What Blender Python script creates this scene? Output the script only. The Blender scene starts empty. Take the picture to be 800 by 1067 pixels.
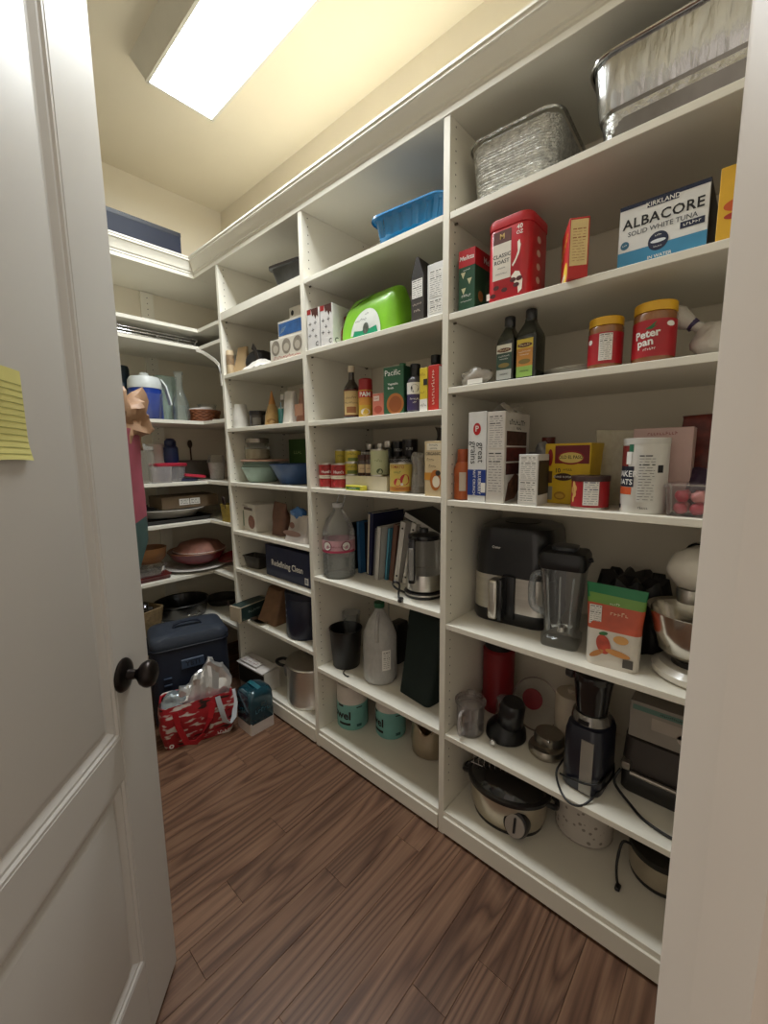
import bpy, bmesh, math, random
from mathutils import Vector, Matrix, noise
random.seed(7)
PI = math.pi
scene = bpy.context.scene
COL = scene.collection

# ------------------------------------------------------------------ camera, world, exposure
CAM_H = 1.3887
cd = bpy.data.cameras.new('camera'); cam = bpy.data.objects.new('camera', cd); COL.objects.link(cam)
cd.sensor_fit = 'VERTICAL'; cd.sensor_height = 36.0; cd.lens = 435.47 / 1067 * 36.0
cd.clip_start = 0.02; cd.clip_end = 60
_t, _r, _w = math.radians(7.93), math.radians(-0.61), math.radians(48.0)
_fw = Vector((math.sin(_w) * math.cos(_t), math.cos(_w) * math.cos(_t), -math.sin(_t)))
_rt = Vector((math.cos(_w), -math.sin(_w), 0)); _up = _rt.cross(_fw)
_rt, _up = math.cos(_r) * _rt + math.sin(_r) * _up, -math.sin(_r) * _rt + math.cos(_r) * _up
_m = Matrix((_rt, _up, -_fw)).transposed().to_4x4(); _m.translation = (0, 0, CAM_H)
cam.matrix_world = _m
scene.camera = cam
world = bpy.data.worlds.new('room_air'); scene.world = world; world.use_nodes = True
_bg = world.node_tree.nodes['Background']; _bg.inputs[0].default_value = (1.0, 0.88, 0.76, 1); _bg.inputs[1].default_value = 0.46
vs = scene.view_settings
vs.view_transform = 'Standard'; vs.look = 'None'; vs.gamma = 1.0; vs.use_curve_mapping = False; vs.exposure = 0.45
LENS_STRENGTH = 24.0

# ------------------------------------------------------------------ materials
def lin(h):
    h = h.lstrip('#')
    o = []
    for i in (0, 2, 4):
        c = int(h[i:i + 2], 16) / 255
        o.append(c / 12.92 if c <= .04045 else ((c + .055) / 1.055) ** 2.4)
    return tuple(o)
_cache = {}
def mat(col, rough=.5, metal=0., var=.07, scale=18., bump=0., bscale=120., coat=0., spec=.5, trans=0., emit=0., stretch=None, sss=0.):
    key = (col, rough, metal, var, scale, bump, bscale, coat, spec, trans, emit, stretch, sss)
    if key in _cache: return _cache[key]
    m = bpy.data.materials.new('surface_' + col.lstrip('#')); m.use_nodes = True
    nt = m.node_tree; N = nt.nodes; L = nt.links; b = N['Principled BSDF']
    c = lin(col)
    tc = N.new('ShaderNodeTexCoord'); src = tc.outputs['Object']
    if stretch:
        mp = N.new('ShaderNodeMapping'); mp.inputs['Scale'].default_value = stretch
        L.new(src, mp.inputs[0]); src = mp.outputs[0]
    nz = N.new('ShaderNodeTexNoise'); nz.inputs['Scale'].default_value = scale; nz.inputs['Detail'].default_value = 3
    L.new(src, nz.inputs['Vector'])
    cr = N.new('ShaderNodeValToRGB')
    cr.color_ramp.elements[0].position = .3; cr.color_ramp.elements[1].position = .7
    cr.color_ramp.elements[0].color = tuple(x * (1 - var) for x in c) + (1,)
    cr.color_ramp.elements[1].color = tuple(min(1, x * (1 + var)) for x in c) + (1,)
    L.new(nz.outputs[0], cr.inputs[0]); L.new(cr.outputs[0], b.inputs['Base Color'])
    b.inputs['Roughness'].default_value = rough; b.inputs['Metallic'].default_value = metal
    b.inputs['Specular IOR Level'].default_value = spec
    b.inputs['Coat Weight'].default_value = coat; b.inputs['Coat Roughness'].default_value = .15
    b.inputs['Transmission Weight'].default_value = trans
    if sss:
        b.inputs['Subsurface Weight'].default_value = sss; b.inputs['Subsurface Radius'].default_value = (.02, .015, .01)
    if emit:
        b.inputs['Emission Color'].default_value = c + (1,); b.inputs['Emission Strength'].default_value = emit
    if bump:
        n2 = N.new('ShaderNodeTexNoise'); n2.inputs['Scale'].default_value = bscale; n2.inputs['Detail'].default_value = 4
        L.new(src, n2.inputs['Vector'])
        bp = N.new('ShaderNodeBump'); bp.inputs['Strength'].default_value = bump; bp.inputs['Distance'].default_value = .01
        L.new(n2.outputs[0], bp.inputs['Height']); L.new(bp.outputs[0], b.inputs['Normal'])
    _cache[key] = m
    return m
def clear(col='#eef2f2', alpha=.1, rough=.06, gloss=.7):
    alpha = alpha * .55 if alpha < .3 else alpha
    key = ('clear', col, alpha, rough, gloss)
    if key in _cache: return _cache[key]
    m = bpy.data.materials.new('clear_' + col.lstrip('#')); m.use_nodes = True
    nt = m.node_tree; N = nt.nodes; L = nt.links; b = N['Principled BSDF']
    c = lin(col)
    b.inputs['Base Color'].default_value = c + (1,); b.inputs['Roughness'].default_value = rough
    b.inputs['Specular IOR Level'].default_value = .8
    nz = N.new('ShaderNodeTexNoise'); nz.inputs['Scale'].default_value = 9
    tr = N.new('ShaderNodeBsdfTransparent'); tr.inputs[0].default_value = tuple(.86 + .14 * x for x in c) + (1,)
    gl = N.new('ShaderNodeBsdfGlossy'); gl.inputs['Roughness'].default_value = rough; gl.inputs[0].default_value = (1, 1, 1, 1)
    fr = N.new('ShaderNodeFresnel'); fr.inputs[0].default_value = 1.4
    mu = N.new('ShaderNodeMath'); mu.operation = 'MULTIPLY'; mu.inputs[1].default_value = gloss
    ns = N.new('ShaderNodeMath'); ns.operation = 'MULTIPLY_ADD'; ns.inputs[1].default_value = alpha * .5; ns.inputs[2].default_value = alpha * .75
    L.new(nz.outputs[0], ns.inputs[0]); L.new(fr.outputs[0], mu.inputs[0])
    m1 = N.new('ShaderNodeMixShader'); L.new(ns.outputs[0], m1.inputs[0]); L.new(tr.outputs[0], m1.inputs[1]); L.new(b.outputs[0], m1.inputs[2])
    mx = N.new('ShaderNodeMixShader'); L.new(mu.outputs[0], mx.inputs[0]); L.new(m1.outputs[0], mx.inputs[1]); L.new(gl.outputs[0], mx.inputs[2])
    L.new(mx.outputs[0], N['Material Output'].inputs[0])
    _cache[key] = m
    return m
def wood_floor():
    m = bpy.data.materials.new('oak_floor'); m.use_nodes = True
    nt = m.node_tree; N = nt.nodes; L = nt.links; b = N['Principled BSDF']
    tc = N.new('ShaderNodeTexCoord'); oi = N.new('ShaderNodeObjectInfo')
    ad = N.new('ShaderNodeVectorMath'); ad.operation = 'MULTIPLY_ADD'; ad.inputs[1].default_value = (1, 1, 1)
    cb = N.new('ShaderNodeCombineXYZ'); ml = N.new('ShaderNodeMath'); ml.operation = 'MULTIPLY'; ml.inputs[1].default_value = 37
    L.new(oi.outputs['Random'], ml.inputs[0])
    for i in range(3): L.new(ml.outputs[0], cb.inputs[i])
    L.new(tc.outputs['Object'], ad.inputs[0]); L.new(cb.outputs[0], ad.inputs[2])
    mp = N.new('ShaderNodeMapping'); mp.inputs['Scale'].default_value = (.42, 4.6, 4.6); L.new(ad.outputs[0], mp.inputs[0])
    n1 = N.new('ShaderNodeTexNoise'); n1.inputs['Scale'].default_value = 1.25; n1.inputs['Detail'].default_value = 2; L.new(mp.outputs[0], n1.inputs['Vector'])
    mu = N.new('ShaderNodeMath'); mu.operation = 'MULTIPLY'; mu.inputs[1].default_value = 17; L.new(n1.outputs[0], mu.inputs[0])
    fr = N.new('ShaderNodeMath'); fr.operation = 'PINGPONG'; fr.inputs[1].default_value = .5; L.new(mu.outputs[0], fr.inputs[0])
    cr = N.new('ShaderNodeValToRGB'); e = cr.color_ramp.elements
    e[0].position = 0; e[0].color = lin('#553a2b') + (1,); e[1].position = .2; e[1].color = lin('#70513e') + (1,)
    x = e.new(.6); x.color = lin('#83634d') + (1,)
    L.new(fr.outputs[0], cr.inputs[0])
    mp2 = N.new('ShaderNodeMapping'); mp2.inputs['Scale'].default_value = (3, 130, 130); L.new(ad.outputs[0], mp2.inputs[0])
    n2 = N.new('ShaderNodeTexNoise'); n2.inputs['Scale'].default_value = 1; n2.inputs['Detail'].default_value = 4; L.new(mp2.outputs[0], n2.inputs['Vector'])
    mr = N.new('ShaderNodeMapRange'); mr.inputs[1].default_value = .3; mr.inputs[2].default_value = .65; mr.inputs[3].default_value = .76; mr.inputs[4].default_value = 1.1
    L.new(n2.outputs[0], mr.inputs[0])
    mr2 = N.new('ShaderNodeMapRange'); mr2.inputs[3].default_value = .88; mr2.inputs[4].default_value = 1.1; L.new(oi.outputs['Random'], mr2.inputs[0])
    m3 = N.new('ShaderNodeMath'); m3.operation = 'MULTIPLY'; L.new(mr.outputs[0], m3.inputs[0]); L.new(mr2.outputs[0], m3.inputs[1])
    hs = N.new('ShaderNodeHueSaturation'); L.new(m3.outputs[0], hs.inputs['Value']); L.new(cr.outputs[0], hs.inputs['Color'])
    L.new(hs.outputs[0], b.inputs['Base Color'])
    b.inputs['Roughness'].default_value = .42; b.inputs['Specular IOR Level'].default_value = .4
    bp = N.new('ShaderNodeBump'); bp.inputs['Strength'].default_value = .12; bp.inputs['Distance'].default_value = .004
    L.new(n2.outputs[0], bp.inputs['Height']); L.new(bp.outputs[0], b.inputs['Normal'])
    return m

WHITE = mat('#e6e1d3', .42, var=.02, scale=4)            # melamine shelving
WALL = mat('#e6ddca', .8, var=.025, scale=3, bump=.06, bscale=300)
CEIL = mat('#e6dcc6', .85, var=.02, scale=3, bump=.05, bscale=260)
DOOR = mat('#cbc7c2', .45, var=.015, scale=3)
TRIM = mat('#dcd2c6', .45, var=.02, scale=4)
BLACK = mat('#101012', .35, var=.2)
BLKPL = mat('#17171a', .28, var=.15, coat=.3)
STEEL = mat('#d0ccc4', .28, 1., var=.08, scale=6, stretch=(1, 1, 14))
CHROME = mat('#d8d8d8', .1, 1., var=.05)
INK = mat('#1b1a1a', .6, var=.05)
PAPER = mat('#e9e6df', .6, var=.03)
RED = mat('#b5161d', .4, var=.08)
GLASS = clear('#f2f6f5', .07)
PLAST = clear('#e8eaea', .22, .2)

# ------------------------------------------------------------------ mesh building
class M:
    def __init__(s): s.v = []; s.f = []; s.mi = []
    def add(s, vs_, fs, mi=0):
        o = len(s.v); s.v += [tuple(p) for p in vs_]
        s.f += [tuple(i + o for i in f) for f in fs]; s.mi += [mi] * len(fs); return s
    def box(s, x0, x1, y0, y1, z0, z1, mi=0):
        return s.add([(x0, y0, z0), (x1, y0, z0), (x1, y1, z0), (x0, y1, z0), (x0, y0, z1), (x1, y0, z1), (x1, y1, z1), (x0, y1, z1)],
                     [(0, 3, 2, 1), (4, 5, 6, 7), (0, 1, 5, 4), (1, 2, 6, 5), (2, 3, 7, 6), (3, 0, 4, 7)], mi)
    def rbox(s, x0, x1, y0, y1, z0, z1, r=.002, seg=2, mi=0):
        bm = bmesh.new(); bmesh.ops.create_cube(bm, size=1)
        for v in bm.verts: v.co = Vector(((x0 + x1) / 2 + v.co.x * (x1 - x0), (y0 + y1) / 2 + v.co.y * (y1 - y0), (z0 + z1) / 2 + v.co.z * (z1 - z0)))
        bmesh.ops.bevel(bm, geom=list(bm.edges), offset=r, segments=seg, affect='EDGES', profile=.5)
        s.bm(bm, mi); bm.free(); return s
    def bm(s, bm, mi=0):
        bm.verts.index_update()
        return s.add([v.co[:] for v in bm.verts], [[v.index for v in f.verts] for f in bm.faces], mi)
    def loft(s, rings, mi=0, cap0=True, cap1=True, closed=True):
        n = len(rings[0]); vs_ = [p for r in rings for p in r]; fs = []
        for i in range(len(rings) - 1):
            for j in range(n if closed else n - 1):
                k = (j + 1) % n
                fs.append((i * n + j, i * n + k, (i + 1) * n + k, (i + 1) * n + j))
        if cap0: fs.append(tuple(range(n - 1, -1, -1)))
        if cap1: fs.append(tuple((len(rings) - 1) * n + j for j in range(n)))
        return s.add(vs_, fs, mi)
    def lathe(s, prof, seg=28, cx=0, cy=0, mi=0, sx=1, sy=1, caps=True):
        rings = [[(cx + r * sx * math.cos(2 * PI * j / seg), cy + r * sy * math.sin(2 * PI * j / seg), z) for j in range(seg)] for r, z in prof]
        return s.loft(rings, mi, caps, caps)
    def tube(s, pts, r=.003, seg=8, mi=0, closed=False):
        P = [Vector(p) for p in pts]
        if len(P) >= 4 and not closed and not isinstance(r, (list, tuple)):      # round the path off (Catmull-Rom)
            Q = []
            for i in range(len(P) - 1):
                a, b, c, d = P[max(i - 1, 0)], P[i], P[i + 1], P[min(i + 2, len(P) - 1)]
                for k in range(5):
                    t = k / 5; Q.append(.5 * (2 * b + (c - a) * t + (2 * a - 5 * b + 4 * c - d) * t * t + (3 * b - a - 3 * c + d) * t ** 3))
            P = Q + [P[-1]]
        n = len(P); rings = []
        up = Vector((.13, .27, 1)).normalized()
        for i, p in enumerate(P):
            a = P[(i - 1) % n] if (closed or i) else p; b = P[(i + 1) % n] if (closed or i < n - 1) else p
            t = (b - a).normalized()
            x = t.cross(up)
            if x.length < .05: x = t.cross(Vector((1, 0, 0)))
            x.normalize(); y = t.cross(x)
            rr = r[i] if isinstance(r, (list, tuple)) else r
            rings.append([p + rr * (math.cos(2 * PI * j / seg) * x + math.sin(2 * PI * j / seg) * y) for j in range(seg)])
        if closed: rings.append(rings[0]); return s.loft(rings, mi, False, False)
        return s.loft(rings, mi)
    def strip(s, pts, w, th, axis=(0, 0, 1), mi=0):
        """flat band along pts, width along axis"""
        P = [Vector(p) for p in pts]; rings = []; ax = Vector(axis).normalized()
        for i, p in enumerate(P):
            t = (P[min(i + 1, len(P) - 1)] - P[max(i - 1, 0)]).normalized(); nrm = t.cross(ax).normalized(); bx = nrm.cross(t).normalized()
            rings.append([p + bx * w / 2 + nrm * th / 2, p - bx * w / 2 + nrm * th / 2, p - bx * w / 2 - nrm * th / 2, p + bx * w / 2 - nrm * th / 2])
        return s.loft(rings, mi)
    def sheet(s, nx, ny, fn, mi=0):
        vs_ = [fn(i / nx, j / ny) for j in range(ny + 1) for i in range(nx + 1)]
        fs = [(j * (nx + 1) + i, j * (nx + 1) + i + 1, (j + 1) * (nx + 1) + i + 1, (j + 1) * (nx + 1) + i) for j in range(ny) for i in range(nx)]
        return s.add(vs_, fs, mi)
    def prism(s, poly, y0, y1, mi=0):
        """polygon in x,z extruded along y"""
        return s.loft([[(x, y0, z) for x, z in poly], [(x, y1, z) for x, z in poly]], mi)
    def blob(s, c, r, amp=.15, freq=6, seed=0, seg=20, mi=0, flat=None):
        rings = []
        for i in range(1, seg // 2):
            a = PI * i / (seg // 2); ring = []
            for j in range(seg):
                b = 2 * PI * j / seg
                d = Vector((math.sin(a) * math.cos(b), math.sin(a) * math.sin(b), -math.cos(a)))
                k = 1 + amp * noise.noise(d * freq * .3 + Vector((seed, seed * 1.7, 0))) * 2 + amp * .6 * abs(noise.noise(d * freq + Vector((0, seed, 3))))
                z = c[2] + d.z * r[2] * k
                if flat is not None: z = max(z, flat)
                ring.append((c[0] + d.x * r[0] * k, c[1] + d.y * r[1] * k, z))
            rings.append(ring)
        return s.loft(rings, mi)
    def xf(s, mtx):
        s.v = [tuple(mtx @ Vector(p)) for p in s.v]; return s
    def build(s, name, mats, parent=None, smooth=35, loc=None, rot=None, label=None):
        me = bpy.data.meshes.new(name); me.from_pydata(s.v, [], s.f)
        if not isinstance(mats, (list, tuple)): mats = [mats]
        for m in mats: me.materials.append(m)
        if len(mats) > 1: me.polygons.foreach_set('material_index', s.mi)
        bm = bmesh.new(); bm.from_mesh(me); bmesh.ops.recalc_face_normals(bm, faces=bm.faces); bm.to_mesh(me); bm.free()
        if smooth:
            me.shade_smooth(); me.set_sharp_from_angle(angle=math.radians(smooth))
        o = bpy.data.objects.new(name, me); COL.objects.link(o)
        if parent is not None: o.parent = parent
        if loc is not None: o.location = loc
        if rot is not None: o.rotation_euler = rot
        if label: o['label'] = label
        return o
def rrect(w, d, r, z, cx=0, cy=0, n=4):
    """ring of a rounded rectangle, w along x, d along y"""
    out = []; r = min(r, w / 2 - 1e-4, d / 2 - 1e-4)
    for sx, sy, a0 in ((1, 1, 0), (-1, 1, PI / 2), (-1, -1, PI), (1, -1, 1.5 * PI)):
        for i in range(n + 1):
            a = a0 + PI / 2 * i / n
            out.append((cx + sx * (w / 2 - r) + r * math.cos(a), cy + sy * (d / 2 - r) + r * math.sin(a), z))
    return out
def wob(p, amp, freq, seed=0):
    v = noise.noise_vector(Vector(p) * freq + Vector((seed * 3.1, seed, -seed)))
    return (p[0] + v.x * amp, p[1] + v.y * amp, p[2] + v.z * amp)
_fonts = {}
def text_mesh(s, size, bold=0., spacing=1., align='CENTER'):
    c = bpy.data.curves.new('lettering', 'FONT'); c.body = s; c.size = size; c.align_x = align; c.align_y = 'CENTER'
    c.resolution_u = 2; c.space_character = spacing; c.offset = bold * size; c.fill_mode = 'BOTH'
    o = bpy.data.objects.new('lettering', c); COL.objects.link(o)
    me = bpy.data.meshes.new_from_object(o)
    bpy.data.objects.remove(o); bpy.data.curves.remove(c)
    vs_ = [tuple(v.co) for v in me.vertices]; fs = [tuple(p.vertices) for p in me.polygons]
    bpy.data.meshes.remove(me)
    return vs_, fs

def kind(o, k): o['kind'] = k; return o
def tag(o, label, cat, group=None):
    o['label'] = label; o['category'] = cat
    if group: o['group'] = group
    return o
class Thing:
    """an Empty at the base of a thing; local x to the viewer's right, y into the shelf, z up"""
    def __init__(s, name, label, cat, loc, rotz=0., group=None, tilt=None):
        o = bpy.data.objects.new(name, None); COL.objects.link(o); o.empty_display_size = .02
        o.location = loc; o.rotation_euler = (tilt or (0, 0))[0], (tilt or (0, 0))[1], rotz
        tag(o, label, cat, group); s.o = o
    def face(s, R, k=.85):
        """turn a round thing about its own axis, at local (0, R), towards the doorway"""
        o = s.o; a0 = o.rotation_euler.z; p = o.location; a1 = a0 + k * math.atan2(p.y, p.x); R = R * o.scale.x
        c = Vector((p.x - math.sin(a0) * R, p.y + math.cos(a0) * R, p.z))
        o.location = (c.x + math.sin(a1) * R, c.y - math.cos(a1) * R, p.z); o.rotation_euler.z = a1
    def part(s, name, m, mats, smooth=35, parent=None, label=None, **k):
        return m.build(name, mats, parent or s.o, smooth, label=label, **k)
    def text(s, body, size, m, x, z, y=0., face='F', off=.0008, R=None, rot=0., bold=.012, spacing=1., sx=1., parent=None, align='CENTER', cy=0., slant=0.):
        """lettering on a face: F front at y, R right side at x=y, T top at z=y, or bent round a vertical axis of radius R at (0,cy)"""
        vs_, fs = text_mesh(body, size, bold, spacing, align)
        c, sn = math.cos(rot), math.sin(rot); out = []
        for p in vs_:
            a, b = p[0] * sx + slant * p[1], p[1]
            a, b = a * c - b * sn, a * sn + b * c
            a += x; b += z
            if R is not None:
                t = a / R; out.append((math.sin(t) * (R + off), cy - math.cos(t) * (R + off), b))
            elif face == 'F': out.append((a, y - off, b))
            elif face == 'R': out.append((y + off, a, b))
            elif face == 'L': out.append((y - off, -a, b))
            elif face == 'T': out.append((a, b, y + off))
        mm = M(); mm.add(out, fs)
        return mm.build('lettering', m, parent or s.o, 0)
    def marks(s, n, size, m, x, z, y=0., face='F', off=.0008, R=None, rot=0., sx=1., cy=0., **k):
        """a line of print too small to read: n letter-high strokes"""
        rr_ = random.Random(n * 31 + int(size * 1e4)); mm = M(); c, sn = math.cos(rot), math.sin(rot); w = size * .55 * sx; a = -n * w / 2
        for i in range(n):
            h = size * rr_.choice((.5, .5, .7)); b0 = -size * .25
            for (p, q, g, e) in ((a + w * .1, a + w * .3, b0, b0 + h), (a + w * .3, a + w * .8, b0 + h * rr_.choice((0., .4, .75)), None)):
                e = e if e is not None else g + h * .25
                pts = []
                for A, Bz in ((p, g), (q, g), (q, e), (p, e)):
                    A, Bz = A * c - Bz * sn + x, A * sn + Bz * c + z
                    if R is not None: pts.append((math.sin(A / R) * (R + off), cy - math.cos(A / R) * (R + off), Bz))
                    else: pts.append({'F': (A, y - off, Bz), 'R': (y + off, A, Bz), 'L': (y - off, -A, Bz), 'T': (A, Bz, y + off)}[face])
                mm.add(pts, [(0, 1, 2, 3)])
            a += w
        return mm.build('fine_print', m, s.o, 0)
    def panel(s, m, a0, a1, b0, b1, y=0., face='F', off=.0005, R=None, cy=0., name='printed_panel', shape='rect', parent=None, n=24):
        """flat print on a face: rectangle, ellipse or polygon list"""
        if shape == 'rect': poly = [(a0, b0), (a1, b0), (a1, b1), (a0, b1)]
        elif shape == 'ell': poly = [((a0 + a1) / 2 + (a1 - a0) / 2 * math.cos(2 * PI * i / n), (b0 + b1) / 2 + (b1 - b0) / 2 * math.sin(2 * PI * i / n)) for i in range(n)]
        else: poly = shape
        mm = M()
        if R is not None and shape == 'rect':
            k = max(3, int(abs(a1 - a0) / R / .15) + 1)
            mm.sheet(k, 1, lambda u, v: (math.sin((a0 + (a1 - a0) * u) / R) * (R + off), cy - math.cos((a0 + (a1 - a0) * u) / R) * (R + off), b0 + (b1 - b0) * v))
        else:
            def q(a, b):
                if R is not None: return (math.sin(a / R) * (R + off), cy - math.cos(a / R) * (R + off), b)
                return {'F': (a, y - off, b), 'R': (y + off, a, b), 'L': (y - off, -a, b), 'T': (a, b, y + off)}[face]
            mm.add([q(a, b) for a, b in poly], [tuple(range(len(poly)))])
        return mm.build(name, m, parent or s.o, 0)
    def facts(s, a0, a1, b0, b1, y=0., face='F', R=None, cy=0., rows=11, bg=None, ink=None, name='facts_table', parent=None):
        """a printed table of thin rules and text-like rows"""
        mm = M(); bgm = bg or PAPER
        def rect(p0, p1, q0, q1, off, mi):
            if R is not None:
                mm.sheet(4, 1, lambda u, v: (math.sin((p0 + (p1 - p0) * u) / R) * (R + off), cy - math.cos((p0 + (p1 - p0) * u) / R) * (R + off), q0 + (q1 - q0) * v), mi)
            else:
                f = {'F': lambda a, b: (a, y - off, b), 'R': lambda a, b: (y + off, a, b), 'L': lambda a, b: (y - off, -a, b), 'T': lambda a, b: (a, b, y + off)}[face]
                mm.add([f(p0, q0), f(p1, q0), f(p1, q1), f(p0, q1)], [(0, 1, 2, 3)], mi)
        rect(a0, a1, b0, b1, .0006, 0)
        w = a1 - a0; h = b1 - b0; rr = random.Random(int(abs(a0 * 7e4) + abs(b0 * 3e4) + rows))
        for i in range(rows):
            zc = b1 - h * (i + .7) / (rows + .5); th = h / rows * (.36 if i in (0, 3) else .15)
            x = a0 + w * .07
            while x < a1 - w * .12:
                l = w * rr.uniform(.12, .4); e = min(x + l, a1 - w * .07)
                rect(x, e, zc - th / 2, zc + th / 2, .001, 1); x = e + w * rr.uniform(.04, .15)
        return mm.build(name, [bgm, ink or INK], parent or s.o, 0)

F_X = 1.1475         # front plane of the right-hand shelving
WALL_X = 1.552; WALL_Y = 2.845; BACK_F = 2.44; CEIL_Z = 3.0
# measured corrections along the shelf (metres) and plan scale, by object name and copy number
FIX = {'dark_lid_jar': (0.058, 0.75), 'honey_bottle': (0.057, 0.72), 'teal_tin': (0.066, 0.7), 'mixing_bowls': (0.101, 0.8, -0.02), 'pink_board': (0.086, 0.85, -0.015), 'glass_storage_jar': (0.07, 0.75, -0.03), 'woven_basket': (0.06, 0.6), 'tinsel_bunch': (0.17, 0.75), 'flour_bag': (0.008, 0.75), 'dark_loaf_pan': (0.025, 0.6, -0.03), 'pale_green_can': (0.052, 0.8), 'vegetable_can': (0.027, 0.83), 'dark_tin': (0.243, 0.75), 'dark_tin.001': (0.233, 0.8), 'pantry_jar.002': (0.226, 0.8), 'electric_kettle': (0.049, 0.9), 'wet_wipes_pack': (0.045, 0.86), 'yellow_can.002': (0.086, 0.75), 'yellow_can.003': (0.085, 0.75), 'mustard_jar.001': (0.037, 0.85), 'jam_jar': (0.122, 0.8), 'jam_jar.001': (0.134, 0.8), 'jam_jar.002': (0.167, 0.8), 'spice_grinder': (0.029, 1.15), 'brown_paper_bag': (0.089, 0.85), 'printed_white_box': (0.144, 0.9), 'black_fabric_bag': (0.145, 0.8), 'white_napkins': (0.051, 0.85), 'pantry_jar': (0.224, 0.85), 'pantry_jar.001': (0.214, 0.85), 'dark_tin.002': (0.148, 1), 'dark_tin.003': (0.16, 1), 'crumpled_plastic_bag': (0.018, 0.85, -0.015), 'olive_oil_bottle': (0.007, 1), 'olive_oil_bottle.001': (0.017, 1), 'peanut_butter_jar': (0.011, 1), 'peanut_butter_jar.001': (0.006, 1), 'sauce_bottle': (0, 1, -0.02), 'taco_shell_box': (0.048, 1), 'peanut_can': (0.016, 1), 'oats_canister': (0.015, 1), 'berry_clamshell': (0.008, 1), 'cereal_box': (0.013, 1), 'pink_carton': (-0.005, 1), 'blender_jar': (-0.003, 1), 'dried_mango_bag': (0.014, 1), 'kitchen_scale': (0.022, 1), 'chopper_bowl': (-0.002, 1, -0.03), 'slow_cooker': (-0.033, 0.93, -0.03), 'patterned_basket': (0.011, 1), 'rice_cooker': (-0.034, 1), 'cross_print_carton': (-0.009, 1, -0.006), 'cross_print_carton.001': (-0.004, 1), 'red_snack_bag': (0.023, 1), 'vanilla_bottle': (0.028, 1), 'cooking_spray_can': (0.021, 1), 'purple_label_bottle': (0.011, 1), 'balsamic_bottle': (0.075, 1), 'tomato_paste_can': (0.035, 1), 'tomato_paste_can.001': (0.036, 1), 'sardine_tin': (-0.026, 1), 'yellow_can': (0.029, 1), 'yellow_can.001': (0.023, 1), 'mustard_jar': (0.027, 1), 'clear_twist_bag': (0.03, 1), 'dried_mushroom_bag': (0.056, 1), 'water_bottle': (0.038, 1, -0.03), 'black_book': (0.156, 1), 'blue_book': (0.106, 1), 'dark_book': (0.116, 1), 'navy_binder': (0.108, 1), 'spiral_notebook': (0.086, 1), 'aqua_book': (0.08, 1), 'brown_book': (0.079, 1), 'white_binder': (0.082, 1), 'white_binder.001': (0.075, 1), 'leaning_binder': (0.112, 1), 'plastic_tub': (-0.014, 1, -0.06), 'glass_tumbler': (0.033, 1), 'vinegar_jug': (0.025, 1), 'dark_green_tote': (0.051, 1), 'black_gadget': (0.198, 1), 'paper_towel_roll': (-0.019, 1, -0.06), 'paper_towel_roll.001': (0.053, 1), 'steel_pot': (0.063, 1), 'black_takeout_tray': (-0.016, 1), 'tan_envelope': (0.017, 1, -0.04), 'beige_cylinder': (0.013, 1, -0.02), 'paper_cup_stack': (0.024, 1, -0.035), 'navy_bowl': (0.116, 1), 'green_carton': (0.376, 1), 'brown_paper_pouch': (0.094, 1), 'baking_chip_bag': (0.024, 1), 'navy_cookie_tin': (0.066, 1), 'steel_baking_tray': (0.02, 1), 'steel_stock_pot': (0.027, 1), 'tuna_box': (-0.007, 1), 'coffee_grinder': (-0.004, 1), 'red_canister': (0.003, 1, -0.02)}
_count = {}
def S(name, label, cat, y, d, z, rot=0., group=None, tilt=None):
    k = _count.get(name, 0); _count[name] = k + 1
    dy, sc, dd = (FIX.get(name + ('.%03d' % k if k else ''), ()) + (0., 1., 0.)[len(FIX.get(name + ('.%03d' % k if k else ''), ())):])
    t = Thing(name, label, cat, (F_X + d + dd, y + dy, z), math.radians(-90 + rot), group, tilt)
    if sc != 1.: t.o.scale = (sc, sc, 1)
    return t
def B(name, label, cat, x, d, z, rot=0., group=None, tilt=None):
    return Thing(name, label, cat, (x, BACK_F + d, z), math.radians(rot), group, tilt)
# ================================================================== THE ROOM
Z1 = [2.101, 1.814, 1.593, 1.237, .811, .401, .096]
Z2 = [2.104, 1.821, 1.529, 1.244, .843, .404, .088]
Z3 = [2.126, 1.813, 1.533, 1.242, .972, .756, .472, .098]
ZC = [2.098, 2.003, 1.587, 1.241, 1.008, .696, .398]
# floor with separate oak planks
fl = kind(M().box(-1.5, 1.7, -1.6, 2.95, -.05, -.014).build('floor', mat('#3b271c', .8)), 'structure'); fl['label'] = 'brown oak plank floor of the pantry'
OAK = wood_floor()
yy = -1.3; rw = .104; rnd = random.Random(3)
while yy < 2.9:
    xx = -1.2 - rnd.random() * .9
    while xx < 1.6:
        ln = rnd.uniform(.7, 1.5); x0, x1 = max(xx, -1.2), min(xx + ln, 1.62)
        if x1 - x0 > .05:
            g = .0003; c = .0008; hx = (x1 - x0) / 2 - g; hy = rw / 2 - g
            m = M(); m.loft([[(-hx, -hy, -.013), (hx, -hy, -.013), (hx, hy, -.013), (-hx, hy, -.013)], [(-hx, -hy, -c), (hx, -hy, -c), (hx, hy, -c), (-hx, hy, -c)],
                             [(-hx + c, -hy + c, 0), (hx - c, -hy + c, 0), (hx - c, hy - c, 0), (-hx + c, hy - c, 0)]], 0, True, True)
            m.build('plank', OAK, fl, 0, loc=((x0 + x1) / 2, yy + rw / 2, rnd.uniform(-.0004, 0)))
        xx += ln
    yy += rw
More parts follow.
